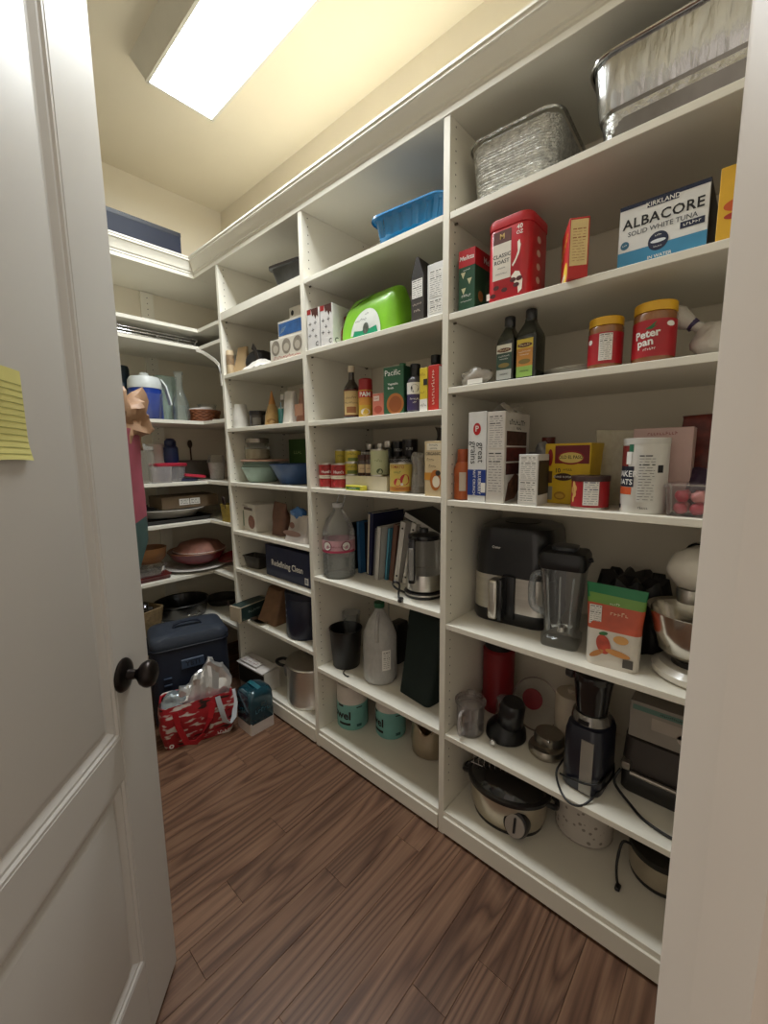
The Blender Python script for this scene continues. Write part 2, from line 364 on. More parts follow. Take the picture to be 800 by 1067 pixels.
# walls and ceiling
kind(M().box(WALL_X, WALL_X + .1, -.28, WALL_Y + .1, -.02, CEIL_Z + .05).build('wall_right', WALL), 'structure')
kind(M().box(-.6, WALL_X + .1, WALL_Y, WALL_Y + .1, -.02, CEIL_Z + .05).build('wall_back', WALL), 'structure')
kind(M().box(-.55, -.45, .85, WALL_Y + .05, -.02, CEIL_Z + .05).build('wall_left', WALL), 'structure')
kind(M().box(-.6, WALL_X + .1, -.28, WALL_Y + .1, CEIL_Z, CEIL_Z + .08).build('ceiling', CEIL), 'structure')
kind(M().box(.47, WALL_X + .05, -.27, -.17, -.02, CEIL_Z + .02).build('wall_side', WALL), 'structure')
# diagonal doorway wall: inner face runs from the hinge to the jamb
HNG = Vector((-.148, .561, 0)); JMB = Vector((.3095, .0257, 0))
u = (JMB - HNG).normalized(); nn = Vector((-u.y, u.x, 0))      # nn points into the pantry
def diag(a0, a1, b0, b1, z0, z1, mm=None):
    """box along the doorway wall: a along u from the jamb point, b along nn"""
    mm = mm or M(); P = lambda a, b: JMB + u * a + nn * b
    base = [P(a0, b0), P(a1, b0), P(a1, b1), P(a0, b1)]
    mm.loft([[(p.x, p.y, z0) for p in base], [(p.x, p.y, z1) for p in base]]); return mm
W_ = (JMB - HNG).length; DH = 2.45
wd = diag(.02, .34, -.12, -.004, -.02, CEIL_Z); diag(-W_ - .42, -W_ - .022, -.12, -.004, -.02, CEIL_Z, wd); diag(-W_ - .022, .02, -.12, -.004, DH + .03, CEIL_Z, wd)
kind(wd.build('wall_doorway', WALL), 'structure')
# jamb lining with stop, rounded inner edge
jm = M(); P = lambda a, b: JMB + u * a + nn * b
prof = [(.0, -.13), (.0, -.085), (-.012, -.082), (-.012, -.047), (.0, -.045), (0, -.006), (.0012, -.0022), (.004, 0), (.006, 0), (.0075, -.003), (.009, 0), (.02, 0), (.02, -.13)]
jm.loft([[tuple(P(a, b).xy) + (z,) for a, b in prof] for z in (0, DH)])
j1 = kind(jm.build('trim_1', TRIM, None, 25), 'structure'); j1['label'] = 'painted door jamb with stop on the latch side'
bp = M(); bp.blob((0, 0, 0), (.003, .003, .003), .05, 3, 1, 12); bp.build('rubber_bumper', TRIM, j1, loc=P(.0, -.034) + Vector((0, 0, .99)))
kind(diag(-W_ - .022, -W_ - .002, -.13, 0, 0, DH).build('trim_2', TRIM), 'structure')
kind(diag(-W_ - .022, .02, -.13, 0, DH, DH + .02).build('trim_3', TRIM), 'structure')
kind(diag(.014, .045, 0, .014, 0, DH + .06).build('trim_4', TRIM), 'structure')
kind(M().box(-.45, .6, 2.83, WALL_Y, 0, .1).build('baseboard_back', TRIM), 'structure')

# the open door leaf: local x from the latch edge towards the hinge, local +y is the face in view
dr = bpy.data.objects.new('door_1', None); COL.objects.link(dr); dr.location = (.331, 1.085, .012); dr.rotation_euler = (0, 0, math.atan2(-.738, -.674))
kind(dr, 'structure'); dr['label'] = 'open white two-panel pantry door'
DW = .706; TH = .035; ST = .148; R0, R1, R2 = .209, .686, .781; DT = 2.43; TR = DT - .15
def dpart(name, *a): M().rbox(*a, .0015, 1).build(name, DOOR, dr)
dpart('stile', 0, ST, -TH, 0, 0, DT); dpart('stile', DW - ST, DW, -TH, 0, 0, DT)
dpart('rail', ST, DW - ST, -TH, 0, 0, R0); dpart('rail', ST, DW - ST, -TH, 0, R1, R2); dpart('rail', ST, DW - ST, -TH, 0, TR, DT)
for z0, z1 in ((R0, R1), (R2, TR)):
    def ring(i, y): return [(ST + i, y, z0 + i), (DW - ST - i, y, z0 + i), (DW - ST - i, y, z1 - i), (ST + i, y, z1 - i)]
    M().loft([ring(0, -.0008), ring(.005, -.001), ring(.009, -.005), ring(.014, -.0052), ring(.026, -.012), ring(.030, -.0125)], 0, False, False).build('panel_moulding', DOOR, dr, 20)
    pn = M(); pn.loft([ring(.028, -.0125), ring(.031, -.0125), ring(.044, -.0065), ring(.046, -.006)], 0, False, True); pn.loft([ring(.0, -.03), ring(.0, -.026)]); pn.build('door_panel', DOOR, dr, 20)
BRZ = mat('#2b2523', .3, .8, var=.2)
kb = M(); kb.lathe([(.0, 0), (.036, 0), (.0365, .003), (.034, .007), (.026, .010), (.016, .012), (.0, .013)], 32)
rs = kb.build('rosette', BRZ, None, 40); rs.rotation_euler = (-PI / 2, 0, 0)
kk = M(); kk.lathe([(.013, .008), (.011, .02), (.010, .028), (.014, .034), (.024, .041), (.029, .050), (.0295, .056), (.026, .064), (.017, .069), (.0, .0705)], 32)
kn = kk.build('door_knob', BRZ, dr, 40, loc=(.118, 0, .905), rot=(-PI / 2, 0, 0), label='dark bronze door knob')
rs.parent = kn; rs.rotation_euler = (0, 0, 0)
kk = M(); kk.lathe([(.036, 0), (.034, .007), (.014, .012), (.011, .03), (.024, .041), (.0295, .056), (.017, .069), (.0, .0705)], 24)
kk.build('door_knob', BRZ, dr, 40, loc=(.118, -TH, .905), rot=(PI / 2, 0, 0))
# lined yellow note stuck on the door
nt_ = bpy.data.objects.new('paper_note', None); COL.objects.link(nt_); tag(nt_, 'yellow ruled notepad sheet stuck on the white door', 'note')
nt_.matrix_world = Matrix.Translation(dr.location) @ Matrix.Rotation(math.atan2(-.738, -.674), 4, 'Z') @ Matrix.Translation((.305, -.0055, 1.372))
def curl(u_, v): return (u_ * .105, .0018 + .010 * max(0, .25 - v) ** 1.5 * 4 + .002 * math.sin(u_ * 5), v * .136 + .002 * math.sin(u_ * 3))
m = M(); m.sheet(10, 16, curl); m.build('sheet', mat('#d9d283', .7, var=.05), nt_, 60)
m = M()
for i in range(12):
    v = .06 + i * .0705
    m.sheet(10, 1, lambda a, b: tuple(Vector(curl(a * .97 + .015, v + b * .010)) + Vector((0, .0005, 0))))
m.build('ruled_line', mat('#a5a25c', .7), nt_, 0)

# ================================================================== SHELVING
def pin_holes(y, face, z0, z1, parent, x0=F_X, dep=.395):
    """rows of drilled shelf-pin holes on one side of an upright; face +1 looks to +Y"""
    m = M(); z = z0
    while z < z1:
        for dx in (.031, dep - .04):
            m.add([(x0 + dx + .0026 * math.cos(k * PI / 4), y + face * .0004, z + .0026 * math.sin(k * PI / 4)) for k in range(8)], [tuple(range(8))])
        z += .032
    o = m.build('pin_holes', mat('#4a4238', .9), parent, 0); kind(o, 'stuff')
unit = bpy.data.objects.new('shelving_unit', None); COL.objects.link(unit); tag(unit, 'tall white built-in pantry shelving along the right wall, three bays', 'shelving')
UPR = [(-.165, -.142), (.7573, .7803), (1.4656, 1.4899), (2.1704, 2.1935)]
DEP = WALL_X - F_X - .002
for i, (a, b) in enumerate(UPR):
    o = M().rbox(F_X, F_X + DEP, a, b, 0, 2.363, .0012, 1).build('upright', WHITE, unit)
    pin_holes(a, -1, .20, 2.35, o)
for zs, ya, yb in ((Z1, -.142, .7573), (Z2, .7803, 1.4656), (Z3, 1.4899, 2.1704)):
    for k, z in enumerate(zs):
        th = .038 if (zs is Z3 and k == 0) else .019
        o = M().rbox(F_X + .001, F_X + DEP, ya + .0008, yb - .0008, z - th, z, .0012, 1).build('shelf', WHITE, unit)
        if k < len(zs) - 1:
            for y_, s_ in ((ya, 1), (yb, -1)):
                for dx in (.031, DEP - .04): M().tube([(F_X + dx, y_ + s_ * .0002, z - th - .004), (F_X + dx, y_ + s_ * .009, z - th - .004)], .0035, 8).build('shelf_pin', mat('#6d675c', .4, .8), o)
    M().rbox(F_X - .006, F_X + .012, ya + .001, yb - .001, .012, zs[-1] - .0195, .001, 1).build('kick_board', WHITE, unit)
M().rbox(F_X - .002, F_X + DEP, -.166, 2.1935, 2.3635, 2.382, .0012, 1).build('top_panel', WHITE, unit)
# crown moulding: profile (outward, z), swept along the right run and the back run with a mitre
CR = [(.0, 2.3825), (-.004, 2.386), (-.004, 2.394), (-.010, 2.397), (-.012, 2.404), (-.018, 2.418), (-.028, 2.430), (-.031, 2.436), (-.037, 2.438), (-.037, 2.446), (-.041, 2.449), (-.041, 2.456), (.0, 2.456)]
m = M(); rings = []
rings.append([(F_X + a, -.166, z) for a, z in CR]); rings.append([(F_X + a, 2.1935, z) for a, z in CR])
m.loft(rings); m.build('crown_moulding', WHITE, unit, 25)
cu = bpy.data.objects.new('corner_shelving', None); COL.objects.link(cu); tag(cu, 'white L-shaped corner shelves along the back wall', 'shelving')
m = M(); m.loft([[(F_X + a, 2.194, z) for a, z in CR], [(F_X + a, BACK_F + a, z) for a, z in CR], [(-.449, BACK_F + a, z) for a, z in CR]]); m.build('crown_moulding', WHITE, cu, 25)
M().rbox(-.449, WALL_X - .001, BACK_F - .002, WALL_Y - .001, 2.3635, 2.382, .0012, 1).build('top_panel', WHITE, cu)
M().rbox(F_X - .002, WALL_X - .001, 2.194, BACK_F - .0022, 2.3635, 2.382, .0012, 1).build('top_panel', WHITE, cu)
for z in ZC:
    M().rbox(-.449, WALL_X - .001, BACK_F, WALL_Y - .001, z - .019, z, .0012, 1).build('shelf', WHITE, cu)
    M().rbox(F_X + .001, WALL_X - .001, 2.1945, BACK_F - .0005, z - .019, z, .0012, 1).build('shelf', WHITE, cu)
o = M().box(1.0, 1.07, WALL_Y - .02, WALL_Y - .001, 0, 2.36).build('support_strip', WHITE, cu)
m = M(); z = 1.4
while z < 2.34:
    m.add([(1.035 + .003 * math.cos(k * PI / 4), WALL_Y - .0206, z + .003 * math.sin(k * PI / 4)) for k in range(8)], [tuple(range(8))]); z += .032
kind(m.build('pin_holes', mat('#4a4238', .9), o, 0), 'stuff')

# ================================================================== CEILING LIGHT
lt = Thing('ceiling_light', 'white box ceiling light with a glowing frosted lens', 'light', (.936, 1.37, CEIL_Z))
hx0, hx1, hy = .176, .136, .62
FIXW = mat('#dcd8cc', .5, var=.02)
m = M(); m.loft([[(-hx0, -hy - .06, 0), (hx0, -hy - .06, 0), (hx0, hy + .06, 0), (-hx0, hy + .06, 0)], [(-hx1 - .004, -hy - .004, -.098), (hx1 + .004, -hy - .004, -.098), (hx1 + .004, hy + .004, -.098), (-hx1 - .004, hy + .004, -.098)]], 0, True, False)
m.build('housing', FIXW, lt.o, 20)
m = M()
for a in (-1, 1):
    m.box(a * hx1 - .006, a * hx1 + .006, -hy - .006, hy + .006, -.104, -.096); m.box(-hx1, hx1, a * hy - .006, a * hy + .006, -.104, -.096)
m.build('lens_frame', FIXW, lt.o)
lm = bpy.data.materials.new('frosted_lens'); lm.use_nodes = True
_n = lm.node_tree.nodes; _b = _n['Principled BSDF']; _b.inputs['Base Color'].default_value = (.8, .85, .85, 1)
_b.inputs['Emission Color'].default_value = (.93, .98, 1.0, 1); _b.inputs['Emission Strength'].default_value = LENS_STRENGTH
m = M(); m.loft([[(-hx1 + .006, -hy + .006, -.1), (hx1 - .006, -hy + .006, -.1), (hx1 - .006, hy - .006, -.1), (-hx1 + .006, hy - .006, -.1)],
                 [(-hx1 + .035, -hy + .04, -.088), (hx1 - .035, -hy + .04, -.088), (hx1 - .035, hy - .04, -.088), (-hx1 + .035, hy - .04, -.088)]], 0, False, True)
m.build('lens', lm, lt.o, 0)
# ================================================================== GENERIC OBJECT BUILDERS
def carton(t, w, dp, h, m, r=.0012, name='carton'):
    return t.part(name, M().rbox(-w / 2, w / 2, 0, dp, 0, h, r, 1), m)
def tin(t, R, h, label_m, metal=STEEL, l0=.006, l1=None, lid=None):
    """tin can with rolled rims and a paper label"""
    l1 = l1 or h - .006
    if t.o.location.y > .78: t.face(R)
    m = M(); m.lathe([(R * .93, .002), (R, 0), (R, .004), (R * .975, .006), (R * .975, h - .006), (R, h - .004), (R, h), (R * .95, h), (R * .94, h - .004), (.001, h - .004)], 28, 0, R)
    b = t.part('can_body', m, metal)
    m = M(); m.lathe([(R * .99, l0), (R * .99, l1)], 28, 0, R, caps=False); t.part('paper_label', m, label_m)
    if lid:
        m = M(); m.lathe([(R * 1.015, h - .012), (R * 1.02, h), (R * 1.0, h + .002), (.001, h + .002)], 28, 0, R); t.part('lid', m, lid)
    return b
def bottle(t, prof, m, cap=None, capm=None, label=None, seg=28, cy=None, sx=1, sy=1, name='bottle_body'):
    R = max(r for r, z in prof); cy = R * sy if cy is None else cy
    if t.o.location.y > .78 and t.o.location.y < 2.19: t.face(cy)
    t.part(name, M().lathe(prof, seg, 0, cy, 0, sx, sy), m)
    if cap: t.part('cap', M().lathe(cap, seg, 0, cy), capm)
    return cy
def pouch(t, w, dp, h, m, mi_top=None, amp=.006, seed=1, n=14, topw=1., name='bag', lean=0.):
    """stand-up bag: rounded base flattening to a sealed top edge"""
    rings = []
    for i in range(n + 1):
        k = i / n; d = dp * (1 - .96 * k ** 1.6); ww = w * (1 - (1 - topw) * k)
        ring = rrect(ww, max(d, .003), d * .4, h * k, 0, dp / 2 + lean * k, 5)
        rings.append([wob(p, amp * (.4 + k), 22, seed) if 0 < i else p for p in ring])
    mm = M(); mm.loft(rings); return t.part(name, mm, m, 60)

# ================================================================== BAY 1 (nearest bay, beside the jamb)
z = Z1[0]
FOIL = mat('#c9c9c6', .22, 1., var=.12, scale=40, bump=.5, bscale=70)
FOILR = mat('#d8d7d2', .42, 1., var=.25, scale=60, bump=1., bscale=160)
t = S('foil_pan_stack', 'tall stack of nested silver foil pans on the top shelf', 'foil pans', .592, .05, z, 3)
rings = []; nl = 46
for i in range(nl + 1):
    k = i / nl; s_ = 1 if i % 2 else .985
    ring = rrect((.232 + .024 * k) * s_, (.29 + .03 * k) * s_, .045, .002 + .165 * k, 0, .155, 6)
    rings.append([wob(p, .0028, 60, i * .13) for p in ring])
m = M(); m.loft(rings); t.part('nested_pans', m, FOILR, 25)
m = M(); ring = [Vector(p) for p in rrect(.268, .332, .05, .174, 0, .155, 8)]; m.tube(ring, .004, 8, closed=True)
t.part('rolled_rim', m, FOIL)
t = S('foil_roasting_pan', 'large deep foil roasting pan standing alone on the top shelf beside the nested foil pans', 'foil pan', .155, .012, z)
def fp(w, d, zz, a=.0, n=9): return [wob(p, a, 40, 5) for p in rrect(w, d, .05, zz, 0, .17, n)]
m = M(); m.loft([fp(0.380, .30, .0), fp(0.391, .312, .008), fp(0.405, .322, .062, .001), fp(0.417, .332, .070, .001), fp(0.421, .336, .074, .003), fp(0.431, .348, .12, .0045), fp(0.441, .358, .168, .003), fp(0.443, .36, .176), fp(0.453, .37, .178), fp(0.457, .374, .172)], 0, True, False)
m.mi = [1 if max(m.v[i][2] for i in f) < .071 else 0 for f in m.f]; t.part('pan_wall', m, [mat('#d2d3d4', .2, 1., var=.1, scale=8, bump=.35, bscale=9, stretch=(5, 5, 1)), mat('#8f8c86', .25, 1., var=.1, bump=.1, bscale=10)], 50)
m = M(); m.tube([Vector(p) for p in rrect(.457, .374, .056, .176, 0, .17, 9)], .0042, 8, closed=True); t.part('rolled_rim', m, CHROME)
m = M(); m.loft([fp(0.395, .31, .012), fp(0.435, .35, .168)], 0, True, False); t.part('inner_wall', m, FOIL)

z = Z1[1]
GRN = mat('#1f4a33', .45)
t = S('coffee_filter_box', 'green and red carton of coffee filters on the shelf', 'box', .707, .02, z)
carton(t, .056, .17, .176, GRN)
for fc, a0, a1, y in (('F', -.028, .028, 0), ('R', .0, .17, .028)): t.panel(mat('#b3202a', .45), a0, a1, .128, .176, y, fc)
t.text('Melitta', .018, PAPER, 0, .152, slant=.2); t.text('Melitta', .026, PAPER, .085, .152, .028, 'R')
for k, (a, b) in enumerate(((-.012, .105), (.010, .085), (-.010, .06))):
    t.panel(mat('#c9c49a', .5), 0, 0, 0, 0, shape=[(a - .008, b + .008), (a, b - .010), (a + .008, b + .008)])
t.marks(7, .006, PAPER, 0, .118); t.marks(11, .0065, PAPER, 0, .03); t.marks(5, .012, PAPER, 0, .045)
t.panel(mat('#9c6b38', .5), .02, .05, .03, .06, .028, 'R', shape='ell'); t.panel(mat('#3b6b4a', .5), .06, .15, .035, .11, .028, 'R', shape='ell')

t = S('coffee_canister', 'large red plastic coffee canister with a classic roast label', 'canister', .578, .018, z)
cw, cdp, ch = .128, .14, .222
CR_ = mat('#b81a26', .35, coat=.3)
m = M(); rr = lambda s_, zz, r=.03: rrect(cw * s_, cdp * s_, r, zz, 0, cdp / 2, 6)
m.loft([rr(.96, 0), rr(1, .004), rr(1, .19), rr(.985, .193), rr(.985, .197)]); t.part('tub', m, CR_)
m = M(); m.loft([rr(1.01, .196), rr(1.02, .2), rr(1.02, .216), rr(.99, .221), rr(.9, .222)]); t.part('lid', m, mat('#c22a32', .4))
BRN = mat('#5b2a1e', .5)
t.panel(BRN, -.042, .012, .155, .188); t.panel(mat('#d8cfc0', .5), -.042, .012, .06, .155)
t.text('M', .02, mat('#d9b36a', .4), -.015, .172); t.panel(mat('#c79a4c', .4), -.026, -.004, .16, .185, off=.0003, shape='ell')
t.text('CLASSIC', .0145, INK, -.015, .122); t.text('ROAST', .0145, INK, -.015, .106); t.marks(6, .007, INK, -.015, .09); t.marks(13, .005, INK, -.015, .075)
t.text('40', .017, PAPER, .036, .182); t.text('OZ', .013, PAPER, .036, .168)
CRM = mat('#eadfd0', .5)
for pts in ([(.03, .145), (.036, .15), (.040, .135), (.036, .115), (.026, .095), (.018, .085), (.016, .09), (.026, .105), (.032, .122)], [(.014, .06), (.026, .072), (.038, .068), (.048, .045), (.046, .02), (.036, .012), (.034, .03), (.022, .044)]): t.panel(CRM, 0, 0, 0, 0, shape=pts)
for a, b in ((-.03, .04), (-.005, .03), (.03, .035), (.02, .05), (.038, .05), (-.04, .02)): t.panel(mat('#4a1712', .4), a - .009, a + .009, b - .006, b + .006, off=.0009, shape='ell')
for b in (.15, .115, .08, .045): t.panel(mat('#d8b7a8', .5), .05, .075, b, b + .018, cw / 2, 'R', shape='ell')
t.panel(mat('#e8ddd0', .5), -.06, -.05, .012, .03)

t = S('seasoning_packet_box', 'small red and yellow carton turned to show its ingredients panel', 'box', .425, .035, z, -62)
carton(t, .11, .046, .14, mat('#b9231f', .45))
t.marks(5, .034, mat('#e5c23b', .4), .0, .095, rot=.25); t.panel(mat('#e3c042', .45), -.01, .05, .0, .05, shape='ell'); t.panel(mat('#efe3c4', .45), -.03, .02, .012, .03, shape='ell')
t.panel(mat('#e2c98e', .5), .003, .043, .03, .135, .055, 'R'); t.facts(.006, .040, .036, .118, .0552, 'R', rows=12, bg=mat('#e2c98e', .5), ink=mat('#a4603a', .5))

t = S('tuna_box', 'white and blue carton of canned albacore tuna', 'box', .222, .04, z)
carton(t, .172, .15, .145, mat('#dfdedb', .45))
NAVY = mat('#1d2540', .45); LBL = mat('#3d87ae', .45)
t.panel(LBL, -.086, .086, 0, .044); t.panel(NAVY, 0, 0, 0, 0, shape=[(-.086, .145), (-.086, .137), (-.03, .137), (-.03, .127), (.03, .127), (.03, .137), (.086, .137), (.086, .145)])
M().rbox(-.0865, .0865, -.0004, .151, .1452, .1462, .0003, 1).build('printed_top', NAVY, t.o)
t.panel(mat('#2a2d38', .5), 0, .15, 0, .145, .086, 'R')
t.text('KIRKLAND', .0135, PAPER, 0, .133, off=.0012); t.text('ALBACORE', .030, INK, 0, .103, spacing=1.05, bold=.018); t.text('SOLID WHITE TUNA', .0145, mat('#55585c', .5), 0, .081)
t.panel(NAVY, -.024, .016, .03, .07, off=.0009, shape='ell', n=32); t.panel(mat('#d9dee4', .5), -.019, .011, .046, .054, off=.0012, shape='ell'); t.marks(4, .006, PAPER, -.004, .062, off=.0014); t.marks(6, .005, PAPER, -.004, .038, off=.0014)
t.text('IN WATER', .010, PAPER, 0, .018, off=.001); t.panel(NAVY, .036, .08, .06, .074); t.marks(6, .010, PAPER, .058, .067, off=.0012)
t.panel(mat('#3a6b86', .5), -.081, -.063, .05, .068, shape='ell'); t.marks(3, .006, PAPER, -.072, .059, off=.0012)
YEL = mat('#dba92a', .45)
t = S('yellow_snack_box', 'bright yellow carton with orange print next to the tuna box', 'box', .064, .03, z, 0)
carton(t, .098, .1, .15, YEL)
t.panel(mat('#c6551f', .5), -.04, .016, .06, .085, shape='ell'); t.panel(mat('#a8301c', .5), -.038, .018, .045, .06, shape='ell'); t.marks(5, .013, INK, 0, .105); t.marks(4, .011, INK, 0, .128); t.panel(mat('#b88327', .5), -.012, .014, .015, .038, shape='ell')

z = Z1[2]
t = S('crumpled_plastic_bag', 'small crumpled clear plastic bag of rolls by the upright', 'bag', .668, .03, z)
m = M(); m.blob((0, .04, .026), (.055, .036, .03), .25, 5, 3, 24, flat=0); t.part('plastic_film', m, clear('#cfc8bb', .45, .25), 60)
for a, b, c in ((-.02, .04, .026), (.02, .04, .03), (.0, .03, .02)):
    m = M(); m.blob((a, b, c), (.022, .02, .02), .1, 3, a * 50, 14); t.part('bread_roll', m, mat('#8d7560', .7, var=.2), 60)
t.panel(PAPER, -.01, .05, .004, .018, -.002)
OILG = mat('#14180f', .18, var=.1, coat=.4)
for (yc, dd, h, lab, top, low) in ((.577, .03, .186, 'white and dark green label', '#dcd8c8', '#a9aaa4'), (.505, .03, .194, 'yellow and orange label', '#d9c04c', '#8fb255')):
    t = S('olive_oil_bottle', 'square dark green olive oil bottle with a ' + lab, 'bottle', yc, dd, z, -4, 'olive oil bottles')
    w = .058 if h < .19 else .064
    rr = lambda s_, zz, r=.01: rrect(w * s_, w * s_, r * s_, zz, 0, w / 2, 4)
    m = M(); m.loft([rr(.94, 0), rr(1, .004), rr(1, h * .60), rr(.92, h * .66), rr(.5, h * .80), rr(.42, h * .83), rr(.42, h * .86)]); t.part('bottle_body', m, OILG)
    m = M(); m.lathe([(.0145, h * .85), (.0155, h * .86), (.0155, h * .985), (.014, h), (.001, h)], 20, 0, w / 2); t.part('cap', m, BLKPL)
    t.panel(mat(top, .5), -.024, .024, h * .44, h * .57); t.panel(mat('#2e4638' if h < .19 else '#c0843a', .5), -.024, .024, h * .19, h * .44); t.panel(mat(low, .5), -.024, .024, .008, h * .19)
    t.panel(mat('#5b2e1c', .5), -.022, .022, h * .45, h * .515, shape='ell', off=.0009)
    t.marks(7, .0085, mat('#e0cfa0', .5), 0, h * .482, off=.0014); t.marks(12, .0055, PAPER, 0, h * .39, off=.001); t.marks(9, .0055, PAPER, 0, h * .35, off=.001); t.text('ORGANIC', .006, INK, 0, h * .12, off=.001)
    t.panel(mat('#7d6a35', .5), -.018, .018, h * .22, h * .29, off=.0009, shape='ell')
t = S('paper_plate_stack', 'low stack of white paper plates lying behind the peanut butter', 'plates', .405, .04, z)
for k in range(5):
    m = M(); m.lathe([(.001, .004), (.07, .004), (.078, .007), (.105, .010), (.107, .009), (.08, .004), (.07, .001), (.001, .001)], 32, 0, .12); t.part('plate', m, mat('#dcd7cc', .6), loc=(0, 0, k * .004))
def pbjar(yc, d, R, h, label, rot):
    t = S('peanut_butter_jar', label, 'jar', yc, d, z, rot, 'peanut butter jars')
    t.part('jar_body', M().lathe([(R * .93, 0), (R, .006), (R, h * .8), (R * .93, h * .84), (R * .9, h * .86), (.001, h * .86)], 32, 0, R), mat('#8a5a35', .25, var=.1, coat=.5))
    t.part('lid', M().lathe([(R * .97, h * .84), (R * .985, h * .845), (R * .985, h * .985), (R * .95, h), (.001, h)], 40, 0, R), mat('#d9a624', .4))
    m = M(); m.lathe([(R * 1.006, h * .1), (R * 1.006, h * .7)], 32, 0, R, caps=False); t.part('wrap_label', m, mat('#a81d26', .4))
    return t
t = pbjar(.311, .02, .040, .125, 'smaller peanut butter jar with yellow lid turned to its nutrition table', 0)
t.facts(-.004, .026, .02, .084, R=.0405, cy=.040, rows=13); t.panel(PAPER, -.036, -.022, .062, .074, R=.0404, cy=.04, shape='ell')
t = pbjar(.205, .02, .045, .137, 'larger peanut butter jar with yellow lid and green leaf logo', 8)
t.text('Peter', .024, PAPER, -.013, .064, R=.0456, cy=.045, bold=.03, rot=.1); t.text('pan', .024, PAPER, -.016, .046, R=.0456, cy=.045, bold=.03, rot=.1)
t.panel(mat('#2d6b3b', .5), 0, 0, 0, 0, R=.0456, cy=.045, shape=[(-.018, .076), (-.006, .082), (.006, .092), (.0, .08), (.008, .083), (-.004, .074)])
t.panel(PAPER, .026, .046, .078, .090, R=.0455, cy=.045, shape='ell'); t.marks(6, .008, PAPER, -.006, .03, R=.0456, cy=.045, rot=.08)
t = S('twisted_flour_bag', 'white paper bag with twisted brown neck leaning on the shelf', 'bag', .092, .06, z, 0)
m = M(); m.blob((-.01, .05, .042), (.045, .05, .045), .14, 5, 8, 24, flat=0); t.part('bag_body', m, mat('#c9c2b8', .7, bump=.4, bscale=40), 60)
m = M(); m.tube([(-.03, .045, .07), (-.052, .045, .086), (-.07, .045, .098), (-.085, .045, .11), (-.10, .045, .122)], [.012, .012, .02, .026, .021], 12); t.part('gathered_top', m, mat('#bdb6ac', .7, bump=.4, bscale=40), 60)
m = M(); m.tube([(-.052, .045, .083), (-.06, .045, .092)], .0145, 12); t.part('purple_tie', m, mat('#3a2d52', .5))
m = M(); m.tube([(-.095, .045, .118), (-.115, .045, .134)], .022, 12); t.part('brown_end', m, mat('#3a211a', .5))

z = Z1[3]
t = S('sauce_bottle', 'small orange plastic sauce bottle beside the upright', 'bottle', .727, .04, z)
bottle(t, [(.024, 0), (.028, .004), (.028, .05), (.0265, .055), (.028, .06), (.028, .10), (.022, .118), (.017, .124)], mat('#a8501f', .35), [(.0175, .122), (.0185, .126), (.0185, .16), (.016, .164), (.001, .164)], mat('#a04a20', .4))
t.panel(mat('#c9b9a5', .5), .004, .026, .03, .09, R=.0282, cy=.028)
t = S('granola_box', 'narrow white and blue cereal carton standing side-on', 'box', .656, .012, z, 0)
carton(t, .062, .2, .275, mat('#dcdbd8', .45))
BLU = mat('#1e3a86', .45)
t.panel(BLU, -.031, .031, .02, .10); t.panel(BLU, 0, .2, .02, .10, .031, 'R'); t.panel(RED, -.014, .012, .205, .242, shape='ell'); t.text('P', .024, PAPER, -.001, .224, off=.0012)
t.text('great', .03, INK, .013, .152, rot=-PI / 2, bold=.0); t.text('grains', .03, INK, -.012, .152, rot=-PI / 2, bold=.0); t.text('BLUEBERRY', .014, PAPER, .01, .06, rot=-PI / 2, off=.001); t.text('NUT CRUNCH', .012, PAPER, -.008, .06, rot=-PI / 2, off=.001)
t.panel(PAPER, .016, .031, .03, .06, off=.0009)
t = S('cereal_box', 'tall white cereal carton with brown pictures and an opened top', 'box', .581, .012, z, 2)
carton(t, .056, .19, .272, mat('#d5cfc6', .5))
t.facts(-.024, .024, .165, .262, rows=14, bg=mat('#d2ccc4', .5)); t.facts(-.024, .024, .03, .155, rows=15, bg=mat('#d2ccc4', .5))
for a, b, c in ((.215, .172, '#4a2c22'), (.167, .125, '#5a231d'), (.12, .085, '#4b2320')): t.panel(mat(c, .5, var=.4, scale=60), .012, .165, b, a, .028, 'R')
t.panel(mat('#6d4a38', .5, var=.5, scale=50), 0, 0, 0, 0, .028, 'R', shape=[(.01, .005), (.03, .06), (.08, .088), (.13, .07), (.12, .04), (.08, .01)])
t.marks(10, .022, INK, .09, .24, .028, 'R', bold=0); t.marks(4, .016, INK, .1, .225, .028, 'R', bold=0)
m = M(); m.sheet(10, 6, lambda a, b: wob((-.026 + .054 * a, .02 + .15 * b, .272 + .02 * math.sin(a * PI) * (1 + .5 * math.sin(b * 9))), .007, 30, 4)); t.part('inner_bag', m, clear('#cfc8ba', .55, .3), 60)
t = S('seasoning_carton', 'small white carton with printed tables and dark side panel', 'box', .492, .012, z, 4)
carton(t, .054, .1, .146, mat('#d8d6d2', .5)); t.facts(-.024, .024, .075, .14, rows=12); t.facts(-.024, .024, .01, .07, rows=9)
t.panel(mat('#302b25', .5), .006, .1, .03, .128, .027, 'R')
t = S('grey_snack_pouch', 'crumpled grey foil pouch lying behind the small white carton', 'bag', .505, .14, z)
m = M(); m.blob((0, .06, .1), (.05, .04, .075), .22, 4, 5, 24, flat=0); m.v = [(p[0] - max(0, p[2] - .1) * .5, p[1], p[2]) for p in m.v]; t.part('foil_bag', m, mat('#8d8c8c', .35, .3, bump=.5, bscale=30), 50)
t = S('spice_jar', 'small dark red jar half hidden behind the cereal boxes', 'jar', .53, .235, z)
bottle(t, [(.02, 0), (.022, .003), (.022, .15), (.018, .17)], mat('#4b1c16', .3), [(.02, .165), (.021, .17), (.021, .2), (.001, .2)], mat('#5a1f18', .4))
